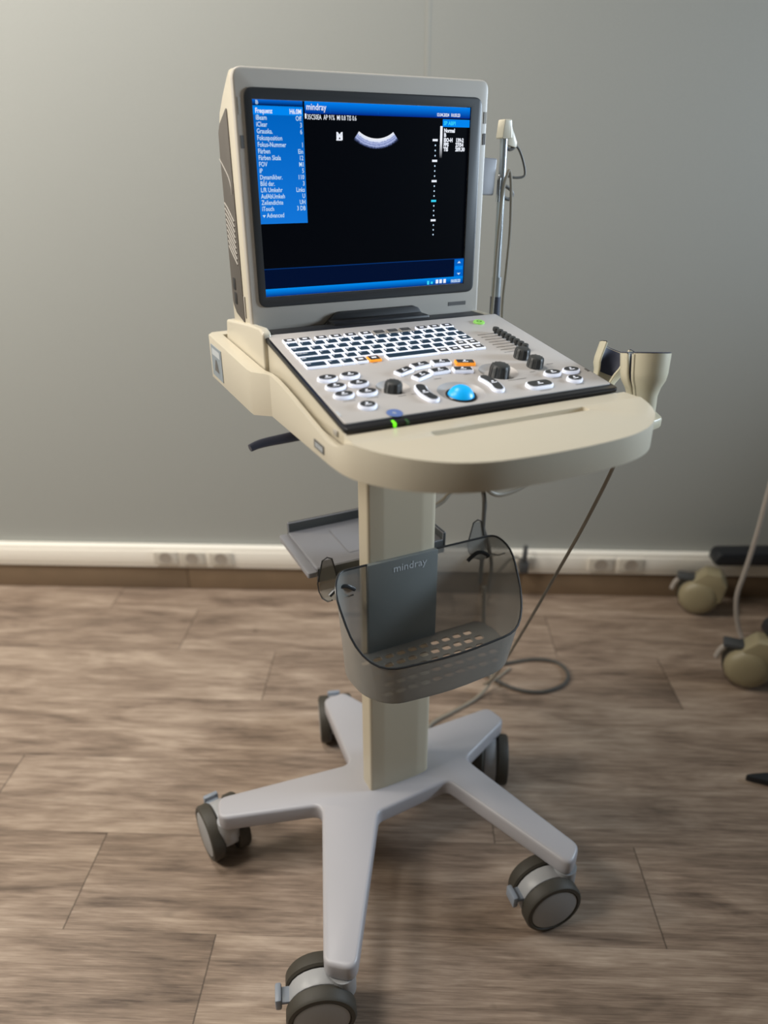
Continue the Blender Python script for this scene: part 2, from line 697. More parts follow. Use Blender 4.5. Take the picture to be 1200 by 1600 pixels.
poly, rad = [], []
for k, valley in (('F', [(-0.062, -0.068), (0.080, -0.059)]), ('R', [(0.138, -0.028)]), ('BR', [(0.085, 0.075)]), ('BL', [(-0.062, 0.055)]), ('L', [(-0.145, -0.012)])):
    a, b = arm_end(k)
    poly += [tuple(a), tuple(b)] + valley
    rad += [0.019, 0.019] + [0.018] * len(valley)
m = MB(BASEG)
m.prism(fillet(poly, rad, 7), XY, 0.098, 0.131, bevel=0.006, seg=3, ang=50)
m.build('five_leg_base', TR)

# ---- casters
CR, CX = 0.05, 0.024        # wheel radius, half spacing


def caster(k, axis, trail, brake=True):
    t = Vector(TIPS[k])
    s = t + (HC - t).normalized() * 0.014
    ax = math.atan2(axis[1], axis[0])
    o = MB(HOOD)
    # local frame: X = axle, Y = trailing direction (left-handed pick by sign)
    tr = Vector(trail).normalized()
    c = s + tr * 0.034
    X = Vector((axis[0], axis[1], 0)).normalized()
    Z = Vector((0, 0, 1))
    Y = Z.cross(X)
    sg = 1 if Y.dot(Vector((tr.x, tr.y, 0))) > 0 else -1
    # hood: arched shell between the two wheels, stem up to the leg
    prof = []
    for i in range(15):
        a = R(-25 + 205 * i / 14)
        prof.append((math.cos(a) * 0.047, 0.05 + math.sin(a) * 0.047))
    prof += [(-0.03, 0.032), (0.03, 0.03)]
    o.prism(prof, lambda a, b, d: (d, a * sg, b), -0.0125, 0.0125, bevel=0.003, seg=2)
    o.T = Matrix.Translation((0, -0.034 * sg, 0))
    o.lathe([(0.016, 0.058), (0.0185, 0.062), (0.0185, 0.099)], 24)
    o.T = Matrix.Identity(4)
    hood = o.build('caster', TR, (c.x, c.y, 0), (0, 0, ax))
    for sd in (-1, 1):
        w = MB([TYRE, HUB])
        w.T = Matrix.Translation((0, 0, CR)) @ Matrix.Rotation(PI / 2 * sd, 4, 'Y')
        w.lathe([(0.030, 0.0), (0.047, 0.0), (CR, 0.003), (CR, 0.018), (0.0475, 0.0215), (0.0425, 0.0225), (0.0415, 0.0205), (0.0405, 0.0205)], 40, 0, cap=False)
        w.lathe([(0.0405, 0.0195), (0.040, 0.0215), (0.037, 0.0225), (0.0, 0.0232)], 40, 1, cap=False)
        w.T = Matrix.Identity(4)
        wh = w.build('caster_wheel', hood, (sd * 0.0135, 0, 0))
    if brake:
        p = MB(PEDAL)
        p.box(-0.0115, 0.0115, 0.040 if sg > 0 else -0.062, 0.062 if sg > 0 else -0.040, 0.06, 0.066, bevel=0.002)
        p.box(-0.0135, 0.0135, 0.055 if sg > 0 else -0.064, 0.064 if sg > 0 else -0.055, 0.052, 0.074, bevel=0.0025)
        p.build('brake_pedal', hood)
    return hood


caster('F', (-0.30, -0.95), (-0.95, 0.30))
caster('R', (-0.14, -0.99), (-0.99, 0.14))
caster('L', (-0.96, -0.12), (-0.12, 0.96), True)
caster('BL', (-0.95, 0.30), (0.30, 0.95), True)
caster('BR', (0.85, -0.53), (-0.53, -0.85), False)

# ---- column
CF = -0.0243
cp = fillet([(-0.0560, CF + 0.002), (-0.03, CF - 0.001), (0.035, CF - 0.001), (0.0625, CF + 0.003), (0.0625, 0.040), (-0.035, 0.046), (-0.0560, 0.010)], [0.006, 0.05, 0.05, 0.013, 0.022, 0.02, 0.02], 7)
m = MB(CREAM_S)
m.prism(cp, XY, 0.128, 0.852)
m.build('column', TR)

# ---- work surface that holds the machine
ZT, ZB, ZR = 0.889, 0.8535, 0.872        # deck top, underside, floor of the recess
half = [(0.0, -0.3725), (0.045, -0.371), (0.085, -0.366), (0.118, -0.354), (0.146, -0.333), (0.166, -0.308), (0.180, -0.280), (0.1865, -0.255), (0.1885, -0.225), (0.1885, -0.030), (0.2015, 0.006), (0.2025, 0.02), (0.2025, 0.232), (0.194, 0.246), (0.10, 0.256)]
half = [(v.x, v.y) for v in catmull([Vector((-0.045, -0.371, 0))] + [Vector((x, y, 0)) for x, y in half[:9]], 4)][4:] + half[9:]
outline = [(x, y) for x, y in half] + [(-x, y) for x, y in half[::-1] if x > 0]
m = MB(CREAM)
m.prism(outline, XY, 0.825, 0.915)
c1 = MB(CREAM)        # everything above the lip line, front to back
lip = [(-0.42, 0.95), (-0.42, ZT - 0.0035), (-0.33, ZT - 0.0005), (-0.274, ZT), (-0.2480, ZT), (-0.2478, 0.8790), (-0.236, 0.8760), (-0.216, 0.8765), (-0.17, 0.8832), (-0.11, 0.893), (-0.07, 0.8985), (-0.045, 0.9005), (-0.022, 0.9003), (0.006, 0.8975), (0.03, 0.8975), (0.32, 0.906), (0.32, 0.95)]
c1.prism(lip, YZ, -0.3, 0.3)
scoop = [(-0.274, 0.95), (-0.272, ZT), (-0.263, 0.8870), (-0.255, 0.8825), (-0.247, 0.8785), (-0.236, 0.8761), (-0.230, 0.8762), (-0.230, 0.95)]
c5 = MB(CREAM)
c5.prism(scoop, YZ, -0.3, -0.1805)
c6 = MB(CREAM)
c6.prism(scoop, YZ, 0.1805, 0.3)
c2 = MB(CREAM)
c2.box(-0.1825, 0.1825, -0.2478, 0.225, ZR, 0.93)
c4 = MB(CREAM)        # underside, stepping down towards the back
c4.prism([(-0.42, 0.80), (-0.42, 0.8585), (-0.36, 0.8575), (-0.275, 0.8525), (-0.03, 0.8475), (0.008, 0.8405), (0.30, 0.8385), (0.30, 0.80)], YZ, -0.3, 0.3)
c3 = MB(CREAM)        # shallow pen groove in the deck
c3.prism(fillet([(-0.098, -0.286), (0.098, -0.286), (0.098, -0.2735), (-0.098, -0.2735)], 0.004, 4), XY, ZT - 0.006, 0.93)
me = boolean(m, [c1, c2, c3, c4, c5, c6], bevel=0.0028, seg=3, ang=40)
ws = finish(me, 'work_surface', TR, ang=17)
m = MB([STICK, STICKW, PRINT])
m.box(-0.2034, -0.2022, 0.160, 0.222, 0.8455, 0.892)
m.quad([(-0.2037, 0.215, 0.878), (-0.2037, 0.168, 0.878), (-0.2037, 0.168, 0.888), (-0.2037, 0.215, 0.888)], 1)
m.quad([(-0.2037, 0.206, 0.855), (-0.2037, 0.178, 0.855), (-0.2037, 0.190, 0.873), (-0.2037, 0.197, 0.873)], 2)
m.build('rating_sticker', TR)['label'] = 'blue-grey sticker'
m = MB([PRINT, STICKW])
m.box(-0.1893, -0.1882, -0.212, -0.1835, 0.858, 0.8675)
for i in range(5):
    y = -0.209 + i * 0.0045
    m.quad([(-0.1896, y + 0.003, 0.8600), (-0.1896, y, 0.8600), (-0.1896, y, 0.8655), (-0.1896, y + 0.003, 0.8655)], 1)
m.build('name_badge', TR)['label'] = 'small dark badge'

# ---- adjustment lever under the surface
m = MB(NAVYB)
m.tube([(-0.02, 0.09, 0.80), (-0.06, 0.15, 0.755), (-0.10, 0.165, 0.745), (-0.15, 0.165, 0.742), (-0.172, 0.162, 0.738)], 0.01, 10, smooth=5, rs=[0.011, 0.006])
m.build('lever', TR)['label'] = 'dark blue-grey lever'

# ---- printer shelf behind the column
SH = MB([TRAYG, TRAYD])
SZ = 0.565
SH.prism(rrect(-0.112, 0.118, 0.050, 0.190, 0.006, 4), XY, SZ - 0.012, SZ, 0, bevel=0.002)
SH.prism(fillet([(-0.128, 0.044), (-0.112, 0.044), (-0.112, 0.19), (-0.128, 0.19)], 0.004, 3), XY, SZ - 0.012, SZ - 0.003, 0, bevel=0.001)
SH.box(-0.112, 0.118, 0.186, 0.192, SZ - 0.012, SZ + 0.018, 1, bevel=0.0015)
SH.box(-0.112, 0.118, 0.046, 0.050, SZ - 0.024, SZ + 0.001, 1, bevel=0.001)
SH.box(0.114, 0.12, 0.046, 0.192, SZ - 0.012, SZ + 0.014, 1, bevel=0.001)
SH.quad([(-0.045, 0.075, SZ + 0.0006), (0.09, 0.075, SZ + 0.0006), (0.09, 0.165, SZ + 0.0006), (-0.045, 0.165, SZ + 0.0006)], 0)
SH.box(-0.03, 0.03, 0.05, 0.08, SZ - 0.05, SZ - 0.011, 1, bevel=0.002)
SH.build('printer_shelf', TR)

# ---- smoked basket in front of the column
BZ0 = 0.437


def basket_ring(t, z=None):
    """outline at height fraction t (0 bottom, 1 top)"""
    base = [(-0.060, CF - 0.003), (-0.098, CF - 0.003), (-0.114, -0.060), (-0.109, -0.118), (-0.080, -0.153), (0.018, -0.163), (0.114, -0.153), (0.148, -0.118), (0.158, -0.060), (0.146, CF - 0.003), (0.060, CF - 0.003)]
    top = [(-0.060, CF - 0.003), (-0.104, CF - 0.003), (-0.126, -0.060), (-0.122, -0.120), (-0.090, -0.160), (0.018, -0.172), (0.126, -0.160), (0.164, -0.120), (0.178, -0.060), (0.164, CF - 0.003), (0.060, CF - 0.003)]
    return [(b[0] + (a[0] - b[0]) * t, b[1] + (a[1] - b[1]) * t) for a, b in zip(top, base)]


def dense(poly, seg=4):
    P = [Vector((x, y, 0)) for x, y in poly]
    # keep back corners fairly tight, round the rest
    rad = [0] + [0.016, 0.05, 0.05, 0.05, 0.2, 0.05, 0.05, 0.05, 0.02] + [0]
    n = len(poly)
    out = [poly[0]]
    for i in range(1, n - 1):
        p, a, b = Vector(poly[i]), Vector(poly[i - 1]), Vector(poly[i + 1])
        la, lb = (a - p).length, (b - p).length
        d = min(la, lb) * (0.48 if i not in (1, 9) else 0.34)
        p1, p2 = p + (a - p).normalized() * d, p + (b - p).normalized() * d
        for k in range(seg + 1):
            t = k / seg
            q = p1 * (1 - t) ** 2 + p * 2 * t * (1 - t) + p2 * t * t
            out.append((q.x, q.y))
    out.append(poly[-1])
    return out


def rim_z(y):
    t = min(max((CF - 0.003 - y) / 0.135, 0), 1)
    s = t * t * (3 - 2 * t)
    return 0.598 - (0.598 - 0.506) * s


BK = MB([SMOKE, SMOKE_RIM])
lo, hi = dense(basket_ring(0)), dense(basket_ring(1))
NL = 6


def ring_at(off):
    rows = []
    for j in range(NL + 1):
        t = j / NL
        row = []
        for (x0, y0), (x1, y1) in zip(lo, hi):
            x, y = x0 + (x1 - x0) * t, y0 + (y1 - y0) * t
            cx, cy = 0.025, -0.085
            d = Vector((x - cx, y - cy))
            d = d * (1 - off / max(d.length, 1e-4))
            row.append((cx + d.x, cy + d.y, BZ0 + (rim_z(y1) - BZ0) * t))
        rows.append(row)
    return rows


ro, ri = ring_at(0), ring_at(0.0028)
vo = [[BK._v(p) for p in r] for r in ro]
n = len(lo)
for j in range(NL):
    for i in range(n - 1):
        BK.face([vo[j][i], vo[j][i + 1], vo[j + 1][i + 1], vo[j + 1][i]][::-1], 0)
BK.build('storage_basket', TR, ang=60)
basket = TR.children[-1] if TR.children else None
basket = [o for o in COL.objects if o.name.startswith('storage_basket')][0]
m = MB(SMOKE_RIM)
m.tube([(p[0], p[1], p[2]) for p in ro[-1]], 0.0017, 8)
m.build('basket_rim', basket)
# floor with slots
m = MB(SMOKE)
m.prism([(x * 0.995, y) for x, y in lo], XY, BZ0 - 0.001, BZ0 + 0.0018)
cut = MB(SMOKE)
for r in range(5):
    for c in range(10):
        xx = -0.074 + c * 0.0205 + (0.0102 if r % 2 else 0)
        yy = -0.050 - r * 0.0200
        cut.prism(rrect(xx - 0.0076, xx + 0.0076, yy - 0.0056, yy + 0.0056, 0.005, 3), XY, BZ0 - 0.02, BZ0 + 0.02)
me = boolean(m, [cut])
finish(me, 'basket_floor', basket, ang=40)
# dark back plate against the column, with the lettering
m = MB([PLATE, STICKW])
m.box(-0.0605, 0.0605, CF - 0.0075, CF + 0.001, BZ0 - 0.001, 0.5985, 0, bevel=0.002)
m.text('mindray', 0.0178, lambda a, b: (-0.018 + a, CF - 0.0079, 0.577 + b), 1, 'LEFT', 1.0, 0.01)
m.build('basket_back_plate', basket)
# hooks on the two rear corners
for sx, bx in ((-1, -0.101), (1, 0.171)):
    m = MB([SMOKE, SMOKE_RIM])
    dz = -0.012 if sx < 0 else -0.006
    prof = [(-0.030, 0.566 + dz), (-0.012, 0.553 + dz), (0.012, 0.545 + dz), (0.026, 0.55 + dz), (0.030, 0.562 + dz), (0.030, 0.600 + dz)]
    for i in range(len(prof) - 1):
        (y0, z0), (y1, z1) = prof[i], prof[i + 1]
        w0, w1 = 0.017 - 0.0006 * i, 0.017 - 0.0006 * (i + 1)
        if i == len(prof) - 2:
            w1 = 0.008
        m.quad([(bx - w0, y0, z0), (bx + w0, y0, z0), (bx + w1, y1, z1), (bx - w1, y1, z1)], 0)
    edge = [(bx - 0.017, y, z) for y, z in prof[:-1]] + [(bx - 0.008, 0.030, 0.600 + dz), (bx, 0.030, 0.604 + dz), (bx + 0.008, 0.030, 0.600 + dz)] + [(bx + 0.017, y, z) for y, z in prof[:-1][::-1]]
    m.tube(edge, 0.0012, 6, mi=1)
    a = [(bx - (0.020 if sx < 0 else 0.054) + 0.04 * i / 8, CF - 0.0045, 0.562 + 0.011 * math.sin(PI * i / 8)) for i in range(9)]
    m.tube(a, 0.0032, 8, mi=1)
    m.build('cable_hook', basket)

# ---- probe holders at the right-hand edge
for (x, y, z, tx, ty, gap, gw, s) in ((0.232, -0.230, 0.842, R(-11), R(6), R(188), R(9), 1.0), (0.240, -0.138, 0.846, R(-4), R(27), R(222), R(40), 0.86)):
    hm = MB([HOLDER])
    T = Matrix.Translation((x, y, z)) @ Matrix.Rotation(ty, 4, 'Y') @ Matrix.Rotation(tx, 4, 'X')
    a0, a1 = gap + gw, gap + 2 * PI - gw
    hm.T = T
    prof = [(0.0170, -0.010), (0.0172, 0.0), (0.0185, 0.030), (0.0215, 0.040), (0.0265, 0.049), (0.0285, 0.058), (0.0302, 0.082), (0.0282, 0.082), (0.0265, 0.058), (0.0245, 0.050), (0.0195, 0.041), (0.0165, 0.030), (0.0150, 0.0), (0.0148, -0.010)]
    prof = [(r * s, zz * s) for r, zz in prof]
    hm.lathe(prof, 40, 0, a0, a1, cap=False)
    for a in (a0, a1):
        pts = [(math.cos(a) * r * s, math.sin(a) * r * s, zz * s) for r, zz in ((0.0160, -0.008), (0.0160, 0.0), (0.0175, 0.030), (0.0205, 0.0405), (0.0255, 0.0495), (0.0275, 0.058), (0.0292, 0.081))]
        hm.tube(pts, 0.0024 * s, 8)
    hm.T = Matrix.Identity(4)
    hd = hm.build('probe_holder', TR, ang=50)
    lm = MB(LINER)
    lm.T = T
    lm.lathe(([(0.0145 * s, 0.0), (0.0160 * s, 0.030 * s)] if s == 1.0 else []) + [(0.0190 * s, 0.0415 * s), (0.0240 * s, 0.0505 * s), (0.0260 * s, 0.058 * s), (0.0276 * s, 0.080 * s), (0.0292 * s, 0.0835 * s), (0.0303 * s, 0.0828 * s)], 40, 0, a0, a1, cap=False)
    lm.T = Matrix.Identity(4)
    lm.build('holder_liner', hd, ang=60)
m = MB(HOLDER)
m.prism(fillet([(0.18, -0.27), (0.25, -0.25), (0.275, -0.20), (0.275, -0.11), (0.25, -0.085), (0.18, -0.08)], 0.014, 4), XY, 0.8345, 0.8485, bevel=0.003)
m.build('holder_bracket', TR)
m = MB(NAVYB)
m.tube([(0.229, -0.222, 0.806), (0.232, -0.230, 0.838)], 0.011, 14, rs=[0.009, 0.0135])
m.build('holder_strap', TR)['label'] = 'dark strap under the holder'

# ---- cable hook pole at the rear right
PX, PY = 0.240, 0.12
ZS = -0.016
m = MB([POLEM, BLACKM, CREAM])
m.tube([(PX, PY, 0.895), (PX - 0.003, PY, 1.178)], 0.0058, 12, 0)
m.build('hook_pole', TR)
pole = [o for o in COL.objects if o.name.startswith('hook_pole')][0]
m = MB(NAVYB)
m.tube([(PX, PY, 0.84), (PX, PY, 0.945)], 0.0085, 14)
m.box(0.19, PX + 0.008, PY - 0.012, PY + 0.012, 0.836, 0.856, bevel=0.003)
m.build('pole_socket', pole)['label'] = 'dark blue pole socket'
m = MB(POLEM)
m.tube([(PX, PY, 0.945), (PX, PY, 0.975)], 0.0075, 14)
m.build('pole_collar', pole)
m = MB(CREAM)
m.prism(fillet([((PX - 0.005) - 0.007, 1.170), ((PX - 0.005) + 0.011, 1.170), ((PX - 0.005) + 0.0085, 1.195), ((PX - 0.005) - 0.004, 1.195)], 0.002, 3), XZ, PY - 0.009, PY + 0.009, bevel=0.002)
m.prism(fillet([((PX - 0.005) + 0.006, 1.162), ((PX - 0.005) + 0.022, 1.158), ((PX - 0.005) + 0.022, 1.166), ((PX - 0.005) + 0.010, 1.189), ((PX - 0.005) + 0.004, 1.189)], 0.002, 3), XZ, PY - 0.005, PY + 0.005, bevel=0.001)
m.build('pole_cap', pole)['label'] = 'cream pole cap'
m = MB(CABLED)
m.tube([((PX - 0.005) + 0.012, PY, 1.162), ((PX - 0.005) + 0.020, PY, 1.170), ((PX - 0.005) + 0.022, PY, 1.160), ((PX - 0.005) + 0.014, PY, 1.156), ((PX - 0.005) + 0.008, PY, 1.158)], 0.0024, 8, smooth=4)
m.tube([((PX - 0.005) + 0.014, PY, 1.156), ((PX - 0.005) + 0.026, PY, 1.160), ((PX - 0.005) + 0.038, PY, 1.143), ((PX - 0.005) + 0.044, PY, 1.122), ((PX - 0.005) + 0.030, PY, 1.118), ((PX - 0.005) + 0.014, PY, 1.120)], 0.0018, 8, smooth=4)
m.tube([((PX - 0.005) + 0.004, PY, 1.108), ((PX - 0.005) + 0.016, PY, 1.104), ((PX - 0.005) + 0.024, PY, 1.096), ((PX - 0.005) + 0.018, PY, 1.088), ((PX - 0.005) + 0.006, PY, 1.092)], 0.0026, 8, smooth=4)
m.build('cable_clip', pole)
# thin second rod of the swing arm
m = MB(CHROME)
m.tube([(PX - 0.010, PY - 0.004, 1.085), (PX - 0.010, PY - 0.004, 1.115), (PX - 0.0055, PY, 1.121)], 0.003, 8)
m.build('pole_lever', pole)

# ================================================================== the ultrasound machine
US = thing('ultrasound_machine', 'portable ultrasound machine with lit screen and backlit keyboard docked on the trolley', 'ultrasound machine', (0, 0, 0), CART)

# ---- monitor
MX0, MX1, MZ0, MZ1, MY = -0.1755, 0.1795, 0.9315, 1.238, 0.0785
m = MB(CREAM)
prof = [(0.086, 0.928), (0.086, 1.2365), (0.098, 1.237), (0.110, 1.230), (0.135, 1.214), (0.158, 1.196), (0.169, 1.176), (0.1715, 1.150), (0.177, 0.965), (0.177, 0.90), (0.086, 0.90)]
m.prism(prof, YZ, MX0 + 0.0005, MX1 - 0.0005, bevel=0.006, seg=3, ang=32)
m.build('rear_housing', US)['label'] = 'cream rear shell of the monitor'
fr = fillet([(MX0, MZ0), (MX1, MZ0), (MX1, MZ1), (MX0, MZ1)], [0.004, 0.004, 0.013, 0.013], 6)
m = MB(SILVER)
m.prism(fr, XZ, MY, MY + 0.0115, bevel=0.004, seg=3, ang=50)
ff = m.build('front_frame', US)
ff['label'] = 'silver front frame'
# two small grey notches on each upper side of the frame
for (xa, xb, za, zb, mt) in ((MX0 + 0.0045, MX0 + 0.0075, 1.188, 1.206, VENT), (MX0 + 0.0045, MX0 + 0.0085, 1.152, 1.166, PRINT), (MX1 - 0.0062, MX1 - 0.0022, 1.186, 1.200, VENT), (MX1 - 0.0062, MX1 - 0.0022, 1.160, 1.174, PRINT)):
    m = MB(mt)
    m.box(xa, xb, MY - 0.0006, MY + 0.002, za, zb)
    m.build('frame_notch', ff)
m = MB(PRINT)
m.box(MX1 - 0.052, MX1 - 0.022, MY - 0.0004, MY + 0.001, 0.9445, 0.950)
m.build('model_plate', ff)
# bezel ring and the lit screen
SX0, SX1, SZ0, SZ1 = -0.1535, 0.1505, 0.9764, 1.2044
bo = fillet([(-0.1635, 0.963), (0.1685, 0.963), (0.1685, 1.217), (-0.1635, 1.217)], 0.012, 6)
m = MB(BEZEL)
m.prism(bo, XZ, MY + 0.004, MY - 0.0026, bevel=0.0014)
c = MB(BEZEL)
c.box(SX0 - 0.0005, SX1 + 0.0005, MY - 0.02, MY + 0.0008, SZ0 - 0.0005, SZ1 + 0.0005)
bz = finish(boolean(m, [c]), 'screen_bezel', US)
bz['label'] = 'charcoal bezel with rounded corners'

TITLE = grad_mat('screen_title_band', rgb(0, 132, 245), rgb(0, 40, 140), 0.95, 2, 1.1912, 1.2044)
HEAD = grad_mat('screen_menu_header', rgb(0, 110, 225), rgb(0, 16, 70), 0.9, 2, 1.1985, 1.2044)
BARB = grad_mat('screen_bottom_band', rgb(0, 150, 255), rgb(0, 50, 140), 0.95, 2, 0.9764, 0.987)
MENU = grad_mat('screen_menu_blue', rgb(0, 106, 205), rgb(20, 126, 232), 0.85, 2, 1.066, 1.19)
GREYB = grad_mat('screen_grey_bar', rgb(245, 248, 255), rgb(10, 12, 20), 0.95, 2, 1.143, 1.165)
FAN = mat('screen_echo_band', rgb(0, 0, 0), 0.25, emit=rgb(190, 205, 240), estr=0.9)
# echo band: bright near the probe, layered and fading outwards
nt = FAN.node_tree
b_ = nt.nodes['Principled BSDF']
tc_ = nt.nodes.new('ShaderNodeTexCoord')
sp_ = nt.nodes.new('ShaderNodeVectorMath'); sp_.operation = 'DISTANCE'
FCX, FCZ = SX0 + 0.304 * 0.536, SZ1 - 0.228 * 0.005
sp_.inputs[1].default_value = (FCX, MY, FCZ)
nt.links.new(tc_.outputs['Object'], sp_.inputs[0])
rp_ = nt.nodes.new('ShaderNodeValToRGB')
mr_ = nt.nodes.new('ShaderNodeMapRange')
mr_.inputs['From Min'].default_value = 0.0380
mr_.inputs['From Max'].default_value = 0.0500
nt.links.new(sp_.outputs['Value'], mr_.inputs['Value'])
nz_ = nt.nodes.new('ShaderNodeTexNoise'); nz_.inputs['Scale'].default_value = 500
nt.links.new(tc_.outputs['Object'], nz_.inputs['Vector'])
ad_ = nt.nodes.new('ShaderNodeMath'); ad_.operation = 'MULTIPLY_ADD'
ad_.inputs[1].default_value = 0.25
nt.links.new(nz_.outputs['Fac'], ad_.inputs[0])
nt.links.new(mr_.outputs[0], ad_.inputs[2])
sb_ = nt.nodes.new('ShaderNodeMath'); sb_.operation = 'SUBTRACT'; sb_.inputs[1].default_value = 0.125
nt.links.new(ad_.outputs[0], sb_.inputs[0])
nt.links.new(sb_.outputs[0], rp_.inputs[0])
e = rp_.color_ramp.elements
e[0].position = 0.0; e[0].color = rgb(250, 252, 255)
e[1].position = 1.0; e[1].color = rgb(20, 26, 50)
for pos, c_ in ((0.32, (225, 232, 255)), (0.42, (140, 155, 205)), (0.52, (190, 200, 240)), (0.62, (120, 135, 190)), (0.72, (180, 192, 235)), (0.88, (90, 104, 150))):
    k_ = e.new(pos); k_.color = rgb(*c_)
nt.links.new(rp_.outputs[0], b_.inputs['Emission Color'])

mats = [SCREEN, S_BLUE, S_BLUE2, S_NAVY, S_LINE, S_TEXT, S_WHITE, S_CYAN, TITLE, HEAD, BARB, MENU, GREYB, FAN]
S = MB(mats)
SY = MY - 0.0006


def sp(u, v, lift=1):
    return (SX0 + 0.304 * u, SY - 0.00015 * lift, SZ1 - 0.228 * v)


def srect(u0, u1, v0, v1, mi, lift=1):
    S.quad([sp(u0, v1, lift), sp(u1, v1, lift), sp(u1, v0, lift), sp(u0, v0, lift)], mi)


def stext(s, u, v, size, mi=5, align='LEFT', lift=3, sx=1.0, fat=0.012):
    x0, _, z0 = sp(u, v)
    S.text(s, size, lambda a, b: (x0 + a, SY - 0.00015 * lift, z0 + b), mi, align, sx, fat)


srect(0, 1, 0, 1, 0, 0)
srect(0.0, 0.208, 0.0, 0.026, 9)
srect(0.0, 0.208, 0.0275, 0.0300, 2)
srect(0.0, 0.208, 0.030, 0.606, 11)
srect(0.0, 0.208, 0.031, 0.070, 2, 2)
stext('B', 0.012, 0.022, 0.0062)
rows = [('Frequenz', 'H6.0M'), ('iBeam', 'Off'), ('iClear', '3'), ('Grauska.', '6'), ('Fokusposition', ''), ('Fokus-Nummer', '1'), ('Färben', 'Ein'), ('Färben Skala', '12'), ('FOV', 'M1'), ('iP', '5'), ('Dynamikber.', '110'), ('Bild dar.', '3'), ('L/R Umkehr', 'Links'), ('AufAbUmkeh', 'U'), ('Zeilendichte', 'UH'), ('iTouch', '3 DB')]
for i, (a, b) in enumerate(rows):
    v = 0.062 + i * 0.0318
    stext(a, 0.009, v, 0.0075, 6 if i == 0 else 5, 'LEFT', 3, 0.76, 0.012 if i else 0.022)
    if b:
        stext(b, 0.201, v, 0.0075, 6 if i == 0 else 5, 'RIGHT', 3, 0.76, 0.012 if i else 0.022)
stext('Advanced', 0.028, 0.573, 0.0075, 5, sx=0.78, fat=0.012)
x0, _, z0 = sp(0.009, 0.560)
S.face([S._v((x0, SY - 0.0004, z0)), S._v((x0 + 0.0022, SY - 0.0004, z0 - 0.003)), S._v((x0 + 0.0044, SY - 0.0004, z0))], 5)
srect(0.2165, 1.0, 0.0, 0.058, 8)
stext('mindray', 0.2225, 0.040, 0.0102, 6, sx=0.80, fat=0.008)
for u in (0.327, 0.545, 0.822):
    srect(u, u + 0.0012, 0.024, 0.052, 1, 2)
stext('13.04.2024  10:35:23', 0.829, 0.050, 0.0054, 6, sx=0.80, fat=0.03)
srect(0.216, 0.223, 0.058, 0.082, 6, 2)
stext('35C50EA  AP 91%  MI 0.8 TIS 0.6', 0.226, 0.085, 0.0078, 6, sx=0.62, fat=0.008)
stext('M', 0.351, 0.180, 0.0115, 6, fat=0.05)
srect(0.351, 0.375, 0.178, 0.185, 6, 2)
# echo band
for i in range(36):
    a0 = R(-37.5 + 75 * i / 36)
    a1 = R(-37.5 + 75 * (i + 1) / 36)
    r0, r1 = 0.0380, 0.0500
    p = lambda a, r: (FCX + math.sin(a) * r * 1.06, SY - 0.0003, FCZ - math.cos(a) * r)
    S.quad([p(a0, r1), p(a1, r1), p(a1, r0), p(a0, r0)], 13)
# side block of readings
srect(0.861, 1.0, 0.064, 0.104, 2)
stext('SP ABPI', 0.866, 0.094, 0.0064, 7, sx=0.9, fat=0.03)
srect(0.849, 0.861, 0.100, 0.270, 12, 2)
stext('Normal', 0.868, 0.132, 0.0064, 6, sx=0.85, fat=0.05)
stext('B', 0.868, 0.156, 0.0064, 6, fat=0.05)
for j, (a, b) in enumerate((('ISO-H', '139-2'), ('FPS', '27/54'), ('TIS', '209.30'))):
    stext(a, 0.868, 0.182 + j * 0.0245, 0.0064, 6, sx=0.85, fat=0.06)
    stext(b, 0.93, 0.182 + j * 0.0245, 0.0064, 6, sx=0.85, fat=0.06)
# depth scale
for k in range(20):
    v = 0.174 + k * 0.0275
    if k % 4 == 0:
        srect(0.812, 0.838, v - 0.006, v + 0.006, 7 if k == 12 else 6)
    else:
        cxx, _, czz = sp(0.8265, v)
        S.face([S._v((cxx + 0.0011 * math.cos(2 * PI * q / 8), SY - 0.0002, czz + 0.0011 * math.sin(2 * PI * q / 8))) for q in range(8)], 5)
srect(0, 1, 0.845, 0.957, 3)
srect(0, 1, 0.845, 0.850, 4, 2)
srect(0.948, 1.0, 0.850, 0.957, 1, 2)
srect(0.953, 0.995, 0.892, 0.915, 2, 3)
for v, d in ((0.875, -1), (0.935, 1)):
    x0, _, z0 = sp(0.974, v)
    S.face([S._v((x0 - 0.003, SY - 0.0006, z0)), S._v((x0 + 0.003 * 1, SY - 0.0006, z0)), S._v((x0, SY - 0.0006, z0 - 0.003 * d))][::d], 5)
srect(0, 1, 0.957, 1.0, 10)
srect(0.800, 0.812, 0.972, 0.995, 7, 2)
srect(0.820, 0.832, 0.978, 0.992, 7, 2)
for u in (0.848, 0.868, 0.890):
    srect(u, u + 0.014, 0.968, 0.992, 6, 2)
stext('10:35:23', 0.93, 0.992, 0.0058, 5, sx=0.85, fat=0.05)
scr = S.build('screen', US, smooth=False)
scr['label'] = 'lit display with blue menu and echo image'

